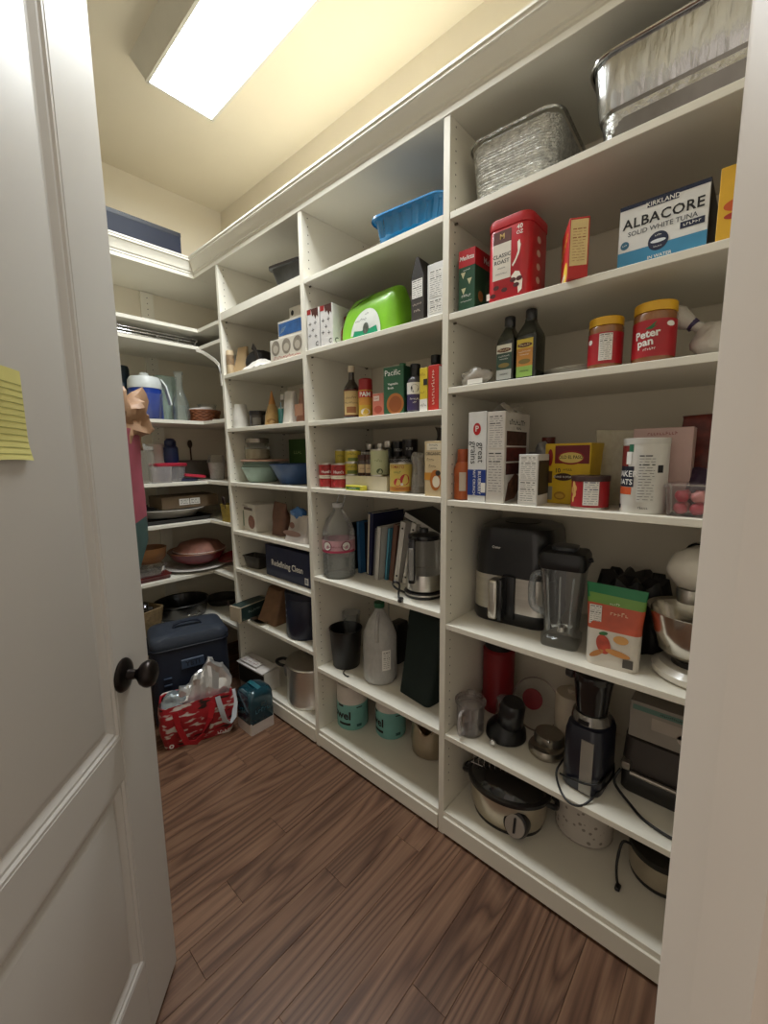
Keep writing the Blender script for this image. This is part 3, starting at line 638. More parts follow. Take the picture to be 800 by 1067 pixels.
t = S('taco_shell_box', 'yellow and red carton of taco shells', 'box', .372, .112, z, -6)
carton(t, .133, .1, .176, mat('#d2ad22', .45))
t.panel(mat('#6e1820', .45), -.036, .063, .118, .17); t.panel(mat('#8d1d1f', .45), -.028, .05, .115, .155, off=.0009, shape='ell', n=32); t.panel(mat('#d7c06a', .45), -.024, .046, .12, .15, off=.0012, shape='ell', n=32)
t.text('OLD EL PASO', .0135, INK, .011, .136, off=.0016, sx=.85); t.text('10', .018, INK, -.026, .097); t.marks(5, .0095, INK, .004, .1); t.panel(mat('#3a2016', .5), -.036, .018, .068, .09, shape='ell'); t.text("STAND 'N STUFF", .0075, PAPER, -.009, .079, off=.001)
t.panel(mat('#a5791e', .5), -.034, .0, .012, .036, shape='ell'); t.panel(mat('#caa33a', .5), -.030, -.004, .016, .030, off=.0009, shape='ell')
t.panel(mat('#8d1d1f', .45), -.058, -.042, .11, .16, shape='ell'); t.panel(mat('#8a8a80', .5), -.06, -.04, .01, .05); t.panel(mat('#5a3d1c', .5), -.06, -.042, .06, .095)
t = S('peanut_can', 'short red tin of peanuts with a plastic lid', 'can', .323, .015, z, 0)
tin(t, .047, .086, mat('#9c1b22', .4), lid=mat('#3a2420', .4)); t.facts(-.004, .034, .012, .076, R=.0468, cy=.047, rows=10, ink=mat('#3a3f6b', .5))
for a, b in ((-.034, .065), (-.040, .05), (-.03, .04), (-.036, .026), (-.028, .055)): t.panel(mat('#c79a58', .5), a - .006, a + .006, b - .009, b + .009, R=.0468, cy=.047, shape='ell')
t = S('oats_canister', 'tall white cardboard canister of oats with black and orange band', 'canister', .2, .012, z, 0)
R = .0495; h = .18
t.part('tube', M().lathe([(R * .98, 0), (R, .002), (R, h), (R * .9, h), (R * .88, h - .004), (.001, h - .004)], 36, 0, R), mat('#d5d2cb', .5))
t.part('lid', M().lathe([(R * 1.015, h - .012), (R * 1.02, h + .002), (R * .95, h + .003), (R * .93, h), (.001, h)], 36, 0, R), mat('#c9c6bf', .4))
t.panel(mat('#1d2230', .5), -.075, -.014, .065, .115, R=R, cy=R); t.panel(mat('#c9572c', .5), -.075, -.018, .046, .064, R=R, cy=R); t.panel(mat('#7d2c2a', .5), -.075, -.03, .115, .165, R=R, cy=R); t.panel(mat('#2d6b4f', .5), -.03, -.018, .15, .178, R=R, cy=R)
t.text('QUAKER', .021, PAPER, -.046, .096, R=R, cy=R, off=.0012); t.text('OATS', .019, PAPER, -.04, .076, R=R, cy=R, off=.0012); t.panel(PAPER, -.036, -.022, .12, .15, R=R, cy=R, off=.0009)
t.facts(-.006, .032, .03, .145, R=R, cy=R, rows=16, bg=mat('#d2d0ca', .5)); t.panel(INK, .036, .05, .10, .118, R=R, cy=R); t.panel(INK, -.064, -.05, .01, .02, R=R, cy=R); t.marks(5, .008, INK, .01, .015, R=R, cy=R)
t = S('berry_clamshell', 'clear plastic punnet of pink sweets at the shelf edge', 'container', .109, .012, z, 0)
rr = lambda w_, d_, zz: rrect(w_, d_, .01, zz, 0, .05, 4)
m = M(); m.loft([rr(.08, .078, .0), rr(.084, .082, .003), rr(.094, .094, .066), rr(.1, .1, .068), rr(.1, .1, .074), rr(.09, .09, .076), rr(.02, .03, .077)]); t.part('punnet', m, clear('#e6dede', .16, .1))
for k in range(8):
    m = M(); m.blob((0, 0, 0), (.015, .015, .014), .12, 4, k, 12); t.part('pink_sweet', m, mat(('#c05a62', '#b23a48', '#d08a86')[k % 3], .4), 60, loc=(-.016 + .032 * (k % 2), .03 + .035 * ((k // 2) % 2), .018 + .028 * (k // 4)))
t = S('pink_carton', 'pale pink carton standing behind the oats canister', 'box', .2, .135, z, 0)
carton(t, .13, .06, .21, mat('#c9a9a2', .5)); t.marks(10, .012, mat('#9c5a5a', .5), 0, .195)
t = S('tortilla_bag', 'pale see-through bag of snacks behind the taco shells', 'bag', .315, .17, z, 0)
pouch(t, .11, .06, .21, clear('#c9bfa0', .6, .3), seed=4)
t = S('dried_chili_bag', 'dark red bag with a ragged open top in the far back', 'bag', .128, .22, z, 0)
pouch(t, .09, .08, .25, mat('#6d2a20', .5, var=.4, scale=40), amp=.016, seed=6)
t = S('purple_candy_bag', 'crumpled dark purple bag lying behind the punnet', 'bag', .115, .125, z, 0)
m = M(); m.blob((0, .04, .05), (.036, .04, .052), .22, 5, 12, 22, flat=0); t.part('foil_bag', m, mat('#3a2a3f', .35, var=.4, scale=40), 50)
z = Z1[4]
t = S('air_fryer', 'black and steel air fryer with drawer handle', 'air fryer', .596, .13, z, 6)
w, dp, h = .275, .27, .335
rr = lambda s_, zz, r=.06: rrect(w * s_, dp * s_, r, zz, 0, dp / 2, 7)
m = M(); m.loft([rr(.97, 0), rr(1, .012), rr(1, .045)]); t.part('base', m, BLKPL)
m = M(); m.loft([rr(.995, .045), rr(.985, .165)], 0, False, False); t.part('steel_drawer_band', m, STEEL)
m = M(); m.loft([rr(.985, .165), rr(.95, .26), rr(.91, .31), rr(.86, .327), rr(.7, .335), rr(.2, .336)]); t.part('hood', m, BLKPL)
m = M(); m.rbox(-.022, .024, -.01, .02, .02, .172, .006, 2); t.part('drawer_recess', m, BLACK)
hd = t.part('drawer_handle', M().rbox(-.05, -.018, -.058, -.006, .03, .165, .010, 3), STEEL)
M().rbox(-.018, -.004, -.052, -.004, .028, .168, .005, 2).build('handle_side', BLKPL, hd)
t.part('side_vent', M().rbox(.12, .139, .06, .2, .02, .19, .006, 2), mat('#3a3a3c', .3))
t.text('Oster', .012, PAPER, -.045, .262, y=.006, off=.0035)
m = M(); m.loft([rrect(.12, .12, .05, .336, 0, dp / 2, 7), rrect(.115, .115, .05, .339, 0, dp / 2, 7)]); t.part('top_grille', m, mat('#2d2b2a', .4))

t = S('blender_jar', 'clear ribbed blender pitcher with black rubber lid', 'blender', .408, .062, z, 8)
rr = lambda w_, zz, r=.02: rrect(w_, w_, r, zz, 0, .055, 5)
TINT = clear('#dde2e4', .07, .08)
m = M(); m.loft([rr(.104, 0), rr(.106, .004), rr(.106, .028), rr(.092, .034), rr(.09, .04), rr(.12, .235), rr(.124, .245), rr(.118, .245), rr(.086, .045), rr(.01, .043)], 0, True, False); t.part('pitcher', m, TINT)
for x in (-.03, 0, .03):
    m = M(); m.tube([(x * .9, .012, .05), (x * 1.2, -.003, .22)], .003, 6); t.part('moulded_rib', m, clear('#dfe6e8', .3, .08))
m = M(); m.lathe([(.016, .036), (.014, .05), (.006, .056), (.001, .057)], 16, 0, .055); t.part('blade_hub', m, STEEL)
for k in range(4):
    a = k * PI / 2 + .4; m = M(); m.strip([(0, .055, .054), (.03 * math.cos(a), .055 + .03 * math.sin(a), .062 if k % 2 else .05)], .008, .0015); t.part('blade', m, CHROME)
m = M(); m.loft([rr(.126, .24), rr(.132, .246), rr(.132, .275), rr(.12, .288), rr(.07, .292), rr(.06, .293)]); t.part('rubber_lid', m, BLACK)
m = M(); m.loft([rrect(.07, .07, .02, .29, 0, .055), rrect(.072, .072, .02, .302, 0, .055), rrect(.05, .05, .02, .305, 0, .055)]); t.part('lid_plug', m, mat('#3a3c3f', .3))
m = M(); m.tube([(-.054, .055, .21), (-.085, .05, .2), (-.092, .05, .15), (-.085, .05, .1), (-.05, .055, .085)], .011, 10); t.part('handle', m, clear('#aab4ba', .35, .1), 60)
m = M(); m.tube([(.06, .055, .262), (.075, .055, .268)], .007, 8); t.part('lid_tab', m, BLACK)

t = S('dried_mango_bag', 'white orange and green stand-up bag of dried mango', 'bag', .243, .038, z, 6)
w, dp, h = .142, .062, .225; rings = []; n = 16
for i in range(n + 1):
    k = i / n; d = dp * (1 - .95 * k ** 1.5); ww = w * (.9 + .14 * k - .04 * math.sin(k * PI))
    rings.append([wob((p[0], p[1], p[2] + (.014 * k ** 3 * math.cos(p[0] / ww * 6.0 + .9))), .003 * k, 18, 2) for p in rrect(ww, max(.003, d), d * .42, h * k, 0, dp / 2 + .006 * k, 5)])
m = M(); m.loft(rings)
cols = []
for f in m.f:
    zz = sum(m.v[i][2] for i in f) / len(f) / h; cols.append(3 if zz > .83 else 2 if zz > .72 else 1 if zz > .42 else 0)
m.mi = cols
t.part('bag', m, [mat('#d8d0c3', .35), mat('#c9583a', .35, var=.25, scale=12), mat('#6f9a45', .35), mat('#1e7a4a', .35)], 60)
def frontpatch(t, m_, poly, bulge):
    t.panel(m_, 0, 0, 0, 0, shape=poly, y=bulge)
FR = lambda zz: dp / 2 + .006 * zz / h - dp * (1 - .95 * (zz / h) ** 1.5) / 2
def bagpatch(name, mt, cx, cz, rx, rz, rot=0, n=18):
    mm = M(); pts = []
    for i in range(n):
        a = 2 * PI * i / n; x, y = rx * math.cos(a), rz * math.sin(a)
        X, Z = cx + x * math.cos(rot) - y * math.sin(rot), cz + x * math.sin(rot) + y * math.cos(rot); pts.append((X, FR(Z) - .0035, Z))
    mm.add(pts + [(cx, FR(cz) - .0035, cz)], [(i, (i + 1) % n, n) for i in range(n)]); t.part(name, mm, mt, 0)
bagpatch('mango_print', mat('#b8452e', .4, var=.3, scale=40), -.02, .062, .017, .026, .3); bagpatch('leaf_print', mat('#2f6a35', .4), -.022, .091, .011, .005, .2)
bagpatch('slice_print', mat('#c98a4a', .4), .015, .045, .03, .008, -.15); bagpatch('slice_print', mat('#d39a55', .4), .02, .082, .018, .011); bagpatch('slice_print', mat('#bd7d42', .4), -.035, .035, .02, .007, .6)
m = M(); m.add([(.028, FR(.02) - .004, .012), (.052, FR(.02) - .004, .012), (.052, FR(.035) - .004, .035), (.028, FR(.035) - .004, .035)], [(0, 1, 2, 3)]); t.part('barcode', m, mat('#4a4540', .5), 0)
t.marks(5, .016, mat('#e9c9a8', .5), .012, .148, y=FR(.14), off=.006); t.marks(5, .009, mat('#dfe8cf', .5), .0, .173, y=FR(.17), off=.006)
t.facts(-.06, -.03, .11, .165, y=FR(.14) - .003, rows=9)

t = S('stand_mixer', 'white stand mixer with steel bowl on its base', 'mixer', .048, .165, z, -50)
CRM2 = mat('#d9d3c6', .25, coat=.5)
m = M(); m.loft([rrect(.17, .30, .08, 0, 0, .02, 8), rrect(.19, .32, .09, .008, 0, .02, 8), rrect(.19, .32, .09, .022, 0, .02, 8), rrect(.16, .29, .075, .034, 0, .02, 8)]); t.part('base', m, CRM2)
m = M(); m.loft([rrect(.09, .08, .03, .03, 0, .13), rrect(.075, .07, .03, .15, 0, .13), rrect(.085, .09, .03, .235, 0, .12)]); t.part('pedestal', m, CRM2)
m = M(); rings = []
for k in range(13):
    a = k / 12; y_ = -.135 + .31 * a; r_ = .058 * math.sqrt(max(.02, 1 - (2 * a - 1) ** 4)) * (1 - .12 * a)
    rings.append([(r_ * math.cos(b * PI / 10), y_, .285 + r_ * 1.05 * math.sin(b * PI / 10)) for b in range(20)])
m.loft(rings); t.part('motor_head', m, CRM2, 60)
m = M(); m.lathe([(.0595, -.004), (.0595, .004)], 28, 0, 0, caps=False)
m = M(); m.tube([(.0605 * math.cos(b), -.06 + .0 * b, .285 + .0635 * math.sin(b)) for b in [i * 2 * PI / 28 for i in range(28)]], .005, 6, closed=True); t.part('trim_band', m, CHROME)
m = M(); m.lathe([(.028, .2), (.03, .215), (.03, .235)], 24, 0, -.075); t.part('planet_hub', m, STEEL)
m = M(); m.lathe([(.03, .045), (.05, .05), (.085, .08), (.1, .13), (.106, .175), (.109, .178), (.1, .172), (.08, .09), (.001, .06)], 36, 0, -.055); t.part('mixing_bowl', m, mat('#c6c1b8', .16, 1.))
m = M(); m.lathe([(.045, .03), (.045, .046)], 28, 0, -.055); t.part('bowl_clamp', m, mat('#2a2624', .4))
m = M(); m.tube([(-.055, .02, .28), (-.075, .02, .28)], .011, 12); t.part('speed_knob', m, BLACK)
t = S('bundt_pan', 'dark fluted cake pan behind the mango bag', 'cake pan', .262, .26, z, 0)
m = M(); rings = []
for r_, zz in ((.05, .2), (.085, .195), (.105, .12), (.11, .01), (.112, 0), (.106, .004), (.09, .1)):
    rings.append([((r_ + .006 * math.cos(b * 10)) * math.cos(b), .02 + (r_ + .006 * math.cos(b * 10)) * math.sin(b), zz + .012 * math.cos(b * 10) * (zz > .15)) for b in [i * 2 * PI / 60 for i in range(60)]])
m.loft(rings, 0, True, False); t.part('fluted_wall', m, mat('#1d1b1b', .4), 40)

z = Z1[5]
t = S('chopper_bowl', 'clear plastic food processor bowl with lid', 'bowl', .702, .06, z)
m = M(); m.lathe([(.045, 0), (.048, .003), (.05, .11), (.047, .11), (.045, .006), (.001, .005)], 30, 0, .05); t.part('bowl', m, clear('#cfc8c8', .2, .08))
m = M(); m.lathe([(.05, .108), (.055, .112), (.055, .118), (.02, .123), (.015, .15), (.001, .151)], 30, 0, .05); t.part('lid', m, clear('#c4bcbc', .26, .08))
m = M(); m.tube([(.0, .004, .1), (.0, -.022, .09), (.0, -.022, .025), (.0, .004, .012)], .006, 8); t.part('handle', m, clear('#dcd6d6', .35, .06), 60)
m = M(); m.lathe([(.008, .004), (.008, .1)], 14, 0, .05); t.part('spindle', m, clear('#e0dada', .3, .06))
t = S('red_canister', 'tall red canister with a dark lid at the back of the shelf', 'canister', .69, .235, z)
t.part('body', M().lathe([(.058, 0), (.062, .006), (.062, .05), (.058, .06), (.06, .24), (.05, .25)], 30, 0, .062), mat('#7d1219', .4, var=.1))
t.part('lid', M().lathe([(.052, .248), (.053, .255), (.053, .285), (.045, .29), (.001, .29)], 30, 0, .062), BLACK)
t = S('glass_pot_cover', 'round clear glass lid with red centre standing on edge', 'lid', .535, .235, z)
m = M(); m.tube([(.085 * math.cos(b), .02 + .03 * math.sin(b), .087 + .085 * math.sin(b)) for b in [i * 2 * PI / 40 for i in range(40)]], .0028, 8, closed=True); t.part('rim', m, mat('#a08f86', .3, .6))
m = M(); m.add([(.084 * math.cos(b), .02 + .03 * math.sin(b), .087 + .084 * math.sin(b)) for b in [i * 2 * PI / 40 for i in range(40)]], [tuple(range(40))]); t.part('glass', m, clear('#cfcac4', .12))
m = M(); m.lathe([(.036, 0), (.036, .006), (.001, .007)], 28); t.part('red_centre', m, mat('#7c1c22', .5), loc=(-.012, .022, .1), rot=(1.25, 0, 0))
t = S('spice_grinder', 'small black spice grinder lying with a chrome knob in front', 'grinder', .563, .06, z)
m = M(); m.lathe([(.055, 0), (.06, .004), (.058, .03), (.045, .05), (.035, .06)], 30, 0, .07); t.part('base_cup', m, BLACK)
m = M(); m.lathe([(.036, 0), (.038, .004), (.036, .085), (.03, .095), (.001, .097)], 26); t.part('cup', m, BLKPL, loc=(.012, .068, .052), rot=(.12, .16, 0))
m = M(); m.blob((0, 0, 0), (.011, .011, .011), .02, 2, 1, 16); t.part('chrome_knob', m, CHROME, 60, loc=(-.006, -.002, .016))
m = M(); m.tube([(-.006, -.002, .004), (-.006, .02, .012)], .005, 8); t.part('knob_stem', m, STEEL)
t = S('glass_stopper_jar', 'small clear glass jar with clip behind the spice grinder', 'jar', .64, .19, z)
t.part('jar_body', M().lathe([(.028, 0), (.03, .003), (.03, .06), (.024, .07), (.024, .075), (.021, .075), (.027, .06), (.027, .006), (.001, .005)], 24, 0, .03), GLASS)
t.part('lid', M().lathe([(.026, .075), (.027, .08), (.02, .086), (.001, .087)], 24, 0, .03), clear('#dfe4e2', .3))
t = S('kitchen_scale', 'round silver kitchen scale with oval dark display', 'scale', .43, .09, z, 0)
m = M(); m.lathe([(.05, 0), (.056, .006), (.057, .02), (.052, .03), (.03, .036), (.001, .037)], 36, 0, .057, sy=1.); t.part('body', m, mat('#a49c90', .3, .9))
m = M(); m.lathe([(.045, .0), (.047, .05), (.043, .062), (.001, .064)], 30, 0, .075); t.part('dome', m, mat('#8f887c', .35, .8))
m = M(); m.add([(.026 * math.cos(b), .0125 - .012 * math.sin(b) * .5, .0335 + .0115 * math.sin(b)) for b in [i * 2 * PI / 24 for i in range(24)]], [tuple(range(24))]); t.part('display', m, mat('#2a1d1a', .2), 0)
m = M(); m.blob((0, 0, 0), (.006, .006, .006), .02, 2, 1, 12); t.part('button', m, CHROME, 60, loc=(.014, .034, .058))
t = S('cream_canister', 'plain cream canister behind the coffee grinder', 'canister', .412, .2, z)
t.part('body', M().lathe([(.05, 0), (.052, .004), (.052, .17), (.05, .175), (.048, .18), (.001, .182)], 30, 0, .052), mat('#b8ab97', .5))
t.part('lid_knob', M().lathe([(.012, .18), (.016, .195), (.001, .2)], 20, 0, .052), mat('#b8ab97', .5))
t = S('coffee_grinder', 'navy and silver electric coffee grinder with black hopper', 'coffee grinder', .325, .038, z, -4)
DB = mat('#191b2a', .32, coat=.3)
rr = lambda w_, d_, zz, r=.03, cy=.085: rrect(w_, d_, r, zz, 0, cy, 6)
m = M(); m.loft([rr(.105, .15, 0), rr(.11, .155, .006), rr(.108, .152, .17), rr(.1, .13, .195), rr(.085, .1, .2)]); t.part('body', m, DB)
m = M(); m.loft([rrect(.034, .006, .002, .008, .018, .0065), rrect(.034, .006, .002, .168, .018, .0095)]); t.part('silver_stripe', m, mat('#a9a69e', .4, .4))
m = M(); m.lathe([(.05, .196), (.054, .2), (.05, .222), (.046, .226)], 32, 0, .08); t.part('collar', m, mat('#8d8a86', .25, .9))
m = M(); m.loft([rrect(.03, .004, .001, .203, -.002, .026), rrect(.03, .004, .001, .215, -.002, .027)]); t.part('setting_window', m, BLACK)
m = M(); m.lathe([(.042, .224), (.05, .3), (.054, .325), (.056, .33), (.054, .345), (.04, .35), (.001, .35)], 32, 0, .08); t.part('hopper', m, mat('#121215', .15, coat=.5))
m = M(); m.lathe([(.018, 0), (.02, .006), (.018, .02), (.001, .021)], 20); t.part('side_knob', m, mat('#2a2523', .4), loc=(-.055, .08, .325), rot=(0, -PI / 2, 0))
m = M(); m.tube([(.05, .15, .04), (.062, .1, .03), (.05, .02, .02), (.03, -.03, .0), (-.0, -.046, -.004), (-.035, -.03, .004), (-.062, .0, .03), (-.06, .04, .05), (-.058, .07, .06)], .0032, 8); t.part('power_cord', m, BLACK, 60)
m = M(); m.tube([(.058, .1, .05), (.055, .02, .055), (.03, .0, .045), (-.03, .004, .03), (-.055, .01, .025)], .0032, 8); t.part('power_cord', m, BLACK, 60)
t = S('waffle_maker', 'black waffle maker with silver handle bar and cord', 'waffle maker', .112, .145, z, 0)
m = M(); m.loft([rrect(.235, .2, .02, 0, 0, .1), rrect(.245, .21, .02, .008, 0, .1), rrect(.245, .21, .02, .06, 0, .1), rrect(.24, .2, .02, .068, 0, .1)]); t.part('lower_plate', m, mat('#242220', .4))
m = M(); m.loft([rrect(.24, .2, .02, .07, 0, .1), rrect(.245, .21, .02, .078, 0, .1), rrect(.24, .2, .03, .165, 0, .105), rrect(.21, .17, .03, .172, 0, .11)]); t.part('upper_lid', m, mat('#3b3531', .4))
m = M(); m.rbox(-.12, -.096, -.02, .012, .076, .1, .003, 2); t.part('latch', m, mat('#8a847b', .3, .8))
m = M(); m.tube([(-.095, -.02, .075), (.11, -.02, .072)], .006, 10); t.part('handle_bar', m, mat('#9b948a', .3, .9))
m = M(); m.lathe([(.016, 0), (.016, .006), (.001, .008)], 20); t.part('dial', m, BLACK, loc=(.04, -.004, .035), rot=(PI / 2, 0, 0))
m = M(); m.tube([(-.122, .0, .06), (-.13, -.03, .03), (-.08, -.06, .006), (-.04, -.09, .0045), (.02, -.105, .0045), (.07, -.1, .0045)], .004, 8); t.part('power_cord', m, BLACK, 60)
t = S('appliance_carton', 'grey printed carton lying on top of the waffle maker', 'box', .108, .15, z + .173, 0)
carton(t, .23, .2, .11, mat('#8f887f', .5)); t.panel(mat('#5b7a70', .5), -.108, .11, .085, .1); t.marks(19, .008, INK, 0, .092, off=.001); t.panel(mat('#b8ada2', .5), .0, .06, .02, .06, shape='ell'); t.panel(mat('#a69b90', .5), -.06, .02, .04, .075)

z = Z1[6]
t = S('slow_cooker', 'oval steel slow cooker with black rim and front dial', 'slow cooker', .6, .075, z, 8)
ov = lambda r_, zz: (r_, zz)
SL = mat('#c8bfae', .3, .9, var=.06)
m = M(); m.lathe([(.11, 0), (.128, .006), (.14, .03), (.148, .1), (.15, .118)], 44, 0, .118, 0, 1, .8); t.part('shell', m, SL)
m = M(); m.lathe([(.10, 0), (.13, .0), (.132, .012), (.12, .014)], 44, 0, .118, 0, 1, .8); t.part('foot_ring', m, BLACK)
m = M(); m.lathe([(.148, .115), (.158, .12), (.158, .132), (.146, .138), (.13, .136)], 44, 0, .118, 0, 1, .8); t.part('rim', m, BLKPL)
m = M(); m.lathe([(.146, .135), (.13, .15), (.09, .168), (.04, .176), (.001, .178)], 44, 0, .118, 0, 1, .8); t.part('glass_lid', m, mat('#151517', .1, coat=.6))
for sx_ in (-1, 1):
    m = M(); m.tube([(sx_ * .145, .09, .118), (sx_ * .172, .1, .11), (sx_ * .178, .118, .1), (sx_ * .172, .136, .11), (sx_ * .145, .146, .118)], .009, 10); m2 = t.part('handle', m, BLKPL, 60)
dl = t.part('control_pod', M().lathe([(.046, 0), (.047, .03), (.041, .044), (.001, .047)], 32), BLKPL, loc=(.062, .042, .052), rot=(PI / 2 - .3, 0, 0))
m = M(); m.lathe([(.036, .0), (.035, .0025), (.001, .003)], 28); m.build('dial_scale', mat('#b6b3ac', .3, .6), dl, 40, loc=(0, -.004, .045))
m = M(); m.rbox(-.004, .004, -.024, .024, .0, .008, .002, 1); m.build('dial_pointer', BLACK, dl, 40, loc=(0, 0, .048))
rk = S('wire_rack', 'small chrome wire rack lying on the slow cooker lid', 'rack', .63, .055, z + .158, 8)
for k in range(7):
    m = M(); x = -.06 + k * .02; m.tube([(x, .06, .006), (x, .065, .03), (x, .1, .034), (x, .105, .004)], .0014, 6); rk.part('wire_loop', m, CHROME, 60)
for y_ in (.06, .105):
    m = M(); m.tube([(-.07, y_, .0035), (.07, y_, .0035)], .0016, 6); rk.part('wire_rail', m, CHROME, 60)
m = M(); m.lathe([(.012, 0), (.014, .004), (.001, .006)], 16, .0, .118)
t = S('patterned_basket', 'round white fabric bin with a small grey print', 'basket', .345, .165, z)
def prt(c1, c2, sc):
    mm = mat(c1, .8, var=.03).copy(); N = mm.node_tree.nodes; L = mm.node_tree.links; b = N['Principled BSDF']
    tc = N.new('ShaderNodeTexCoord'); vo = N.new('ShaderNodeTexVoronoi'); vo.inputs['Scale'].default_value = sc; L.new(tc.outputs['Object'], vo.inputs['Vector'])
    cr = N.new('ShaderNodeValToRGB'); cr.color_ramp.elements[0].color = lin(c2) + (1,); cr.color_ramp.elements[1].color = lin(c1) + (1,); cr.color_ramp.elements[0].position = .2; cr.color_ramp.elements[1].position = .26
    L.new(vo.outputs['Distance'], cr.inputs[0]); L.new(cr.outputs[0], b.inputs['Base Color']); return mm
m = M(); m.lathe([(.085, 0), (.09, .004), (.098, .16), (.1, .165), (.096, .165), (.086, .008), (.001, .006)], 40, 0, .1, 0, 1, .95); t.part('fabric_wall', m, prt('#c6beb4', '#8a8178', 42))
m = M(); m.tube([(.0975 * math.cos(b), .1 + .093 * math.sin(b), .16) for b in [i * 2 * PI / 40 for i in range(40)]], .004, 8, closed=True); t.part('hem', m, mat('#c9c1b6', .8))
m = M(); m.tube([(.088 * math.cos(b), .1 + .084 * math.sin(b), .006) for b in [i * 2 * PI / 40 for i in range(40)]], .003, 8, closed=True); t.part('base_piping', m, mat('#a39a90', .8))
t = S('rice_cooker', 'low round steel rice cooker with black top and cord', 'rice cooker', .162, .16, z)
t.part('pot_shell', M().lathe([(.07, 0), (.08, .004), (.086, .03), (.086, .085)], 36, 0, .088), SL)
t.part('base_ring', M().lathe([(.075, 0), (.0805, .001), (.083, .014), (.08, .015)], 36, 0, .088), BLACK)
t.part('lid', M().lathe([(.087, .083), (.088, .09), (.086, .1), (.06, .118), (.02, .124), (.001, .125)], 36, 0, .088), mat('#16140f', .35))
t.part('lid_knob', M().lathe([(.012, .122), (.018, .135), (.014, .142), (.001, .143)], 20, 0, .088), BLACK)
m = M(); m.tube([(-.07, .03, .1), (-.095, .03, .09), (-.1, .0, .04), (-.092, -.03, .012), (-.085, -.04, .006)], .004, 8); t.part('power_cord', m, BLACK, 60)
m = M(); m.rbox(-.092, -.078, -.06, -.036, .0, .012, .003, 1); t.part('plug', m, BLACK)
# ================================================================== BAY 2 (middle bay)
z = Z2[0]
AQ = mat('#0f6fa5', .22, var=.1, coat=.5)
t = S('blue_plastic_tray', 'glossy blue fluted plastic food tray on the top shelf', 'tray', .952, .035, z, 6)
def fring(w, d, zz, a, N=180, k=24):
    b = rrect(w, d, .05, zz, 0, .11, 10); b = b + [b[0]]; ln = [0]
    for p, r_ in zip(b, b[1:]): ln.append(ln[-1] + math.hypot(r_[0] - p[0], r_[1] - p[1]))
    out = []; j = 0
    for i in range(N):
        q_ = i / N * ln[-1]
        while ln[j + 1] < q_: j += 1
        f = (q_ - ln[j]) / max(1e-9, ln[j + 1] - ln[j]); x = b[j][0] + (b[j + 1][0] - b[j][0]) * f; y = b[j][1] + (b[j + 1][1] - b[j][1]) * f
        s_ = 1 + a * max(-1, min(1, 2.5 * math.sin(2 * PI * i / N * k))); out.append((x * s_, .11 + (y - .11) * s_, zz))
    return out
m = M(); m.loft([fring(.20, .16, 0, 0), fring(.225, .18, .006, .02), fring(.235, .19, .03, .024), fring(.262, .215, .034, .028), fring(.28, .23, .086, .02), fring(.288, .238, .092, .0), fring(.292, .242, .096, 0), fring(.308, .258, .098, 0), fring(.31, .26, .092, 0)], 0, True, False); t.part('fluted_wall', m, AQ, 25)
m = M(); m.loft([fring(.222, .178, .008, 0), fring(.28, .23, .096, 0)], 0, True, False); t.part('inner_wall', m, AQ)

z = Z2[1]
for yc, dd, lb in ((1.428, .012, 'white carton printed with crosses touching the upright'), (1.347, .012, 'white carton printed with crosses next to the red snack bag')):
    t = S('cross_print_carton', lb, 'box', yc, dd, z, 4, 'pair of white cross-print cartons')
    carton(t, .07, .15, .158, mat('#dcd9d6', .5))
    t.panel(mat('#9c2320', .5), -.035, -.012, .138, .158); t.panel(mat('#4a231c', .5), 0, 0, 0, 0, shape=[(-.012, .158), (.03, .158), (.03, .12), (.022, .13), (.014, .115), (.006, .135), (-.004, .128)])
    for a, b in ((-.018, .1), (.012, .102), (-.002, .075), (.014, .05), (-.02, .055)):
        t.panel(INK, a - .0075, a + .0075, b - .0012, b + .0012); t.panel(INK, a - .0012, a + .0012, b - .0075, b + .0075)
    t.text('C', .024, INK, .02, .018)
    t.text('C', .03, INK, .02, .02, .035, 'R')
t = S('red_snack_bag', 'dark red foil snack bag squeezed behind the white cartons', 'bag', 1.262, .06, z, 0)
pouch(t, .1, .06, .13, mat('#7d1f1d', .35, var=.3), seed=9, amp=.012)
t = S('wet_wipes_pack', 'bulging lime green plastic pack with a white round print', 'bag', 1.11, .03, z, -3)
LIME = mat('#7fbf2e', .3, var=.1, coat=.3)
m = M(); rings = []
for i in range(15):
    k = i / 14; hh = .172 * (math.sin(PI * min(1, .06 + k * .94) * .5)) ; a = .5 * PI * k
    rings.append([wob(p, .004, 16, 3) for p in rrect(.35 * math.cos(a * .62) ** .5, .17 * math.cos(a * .93) + .004, .05, .17 * math.sin(a), .0 + .02 * k, .085, 7)])
m.loft(rings); t.part('pack', m, LIME, 60)
def packf(x, zz): return .085 - (.085 * math.cos(math.asin(min(1, zz / .17)) * .93) + .002) - .006
def onpack(name, poly, mt, off=.0):
    mm = M(); c = (sum(p[0] for p in poly) / len(poly), sum(p[1] for p in poly) / len(poly)); rings = []
    for s_ in (1, .75, .5, .25, .02): rings.append([(c[0] + (x - c[0]) * s_, packf(0, c[1] + (zz - c[1]) * s_) - off, c[1] + (zz - c[1]) * s_) for x, zz in poly])
    mm.loft(rings, 0, False, True); t.part(name, mm, mt, 60)
ell = lambda cx, cz, rx, rz, a0=0, a1=2 * PI, n=28: [(cx + rx * math.cos(a0 + (a1 - a0) * i / n), cz + rz * math.sin(a0 + (a1 - a0) * i / n)) for i in range(n)]
onpack('white_print', ell(.02, .004, .095, .098, 0, PI), mat('#d6d8d0', .4))
onpack('green_print', [(-.06, .005), (.10, .005), (.09, .03), (.05, .022), (.03, .034), (-.01, .02), (-.05, .03)], mat('#1f8f66', .4), .002)
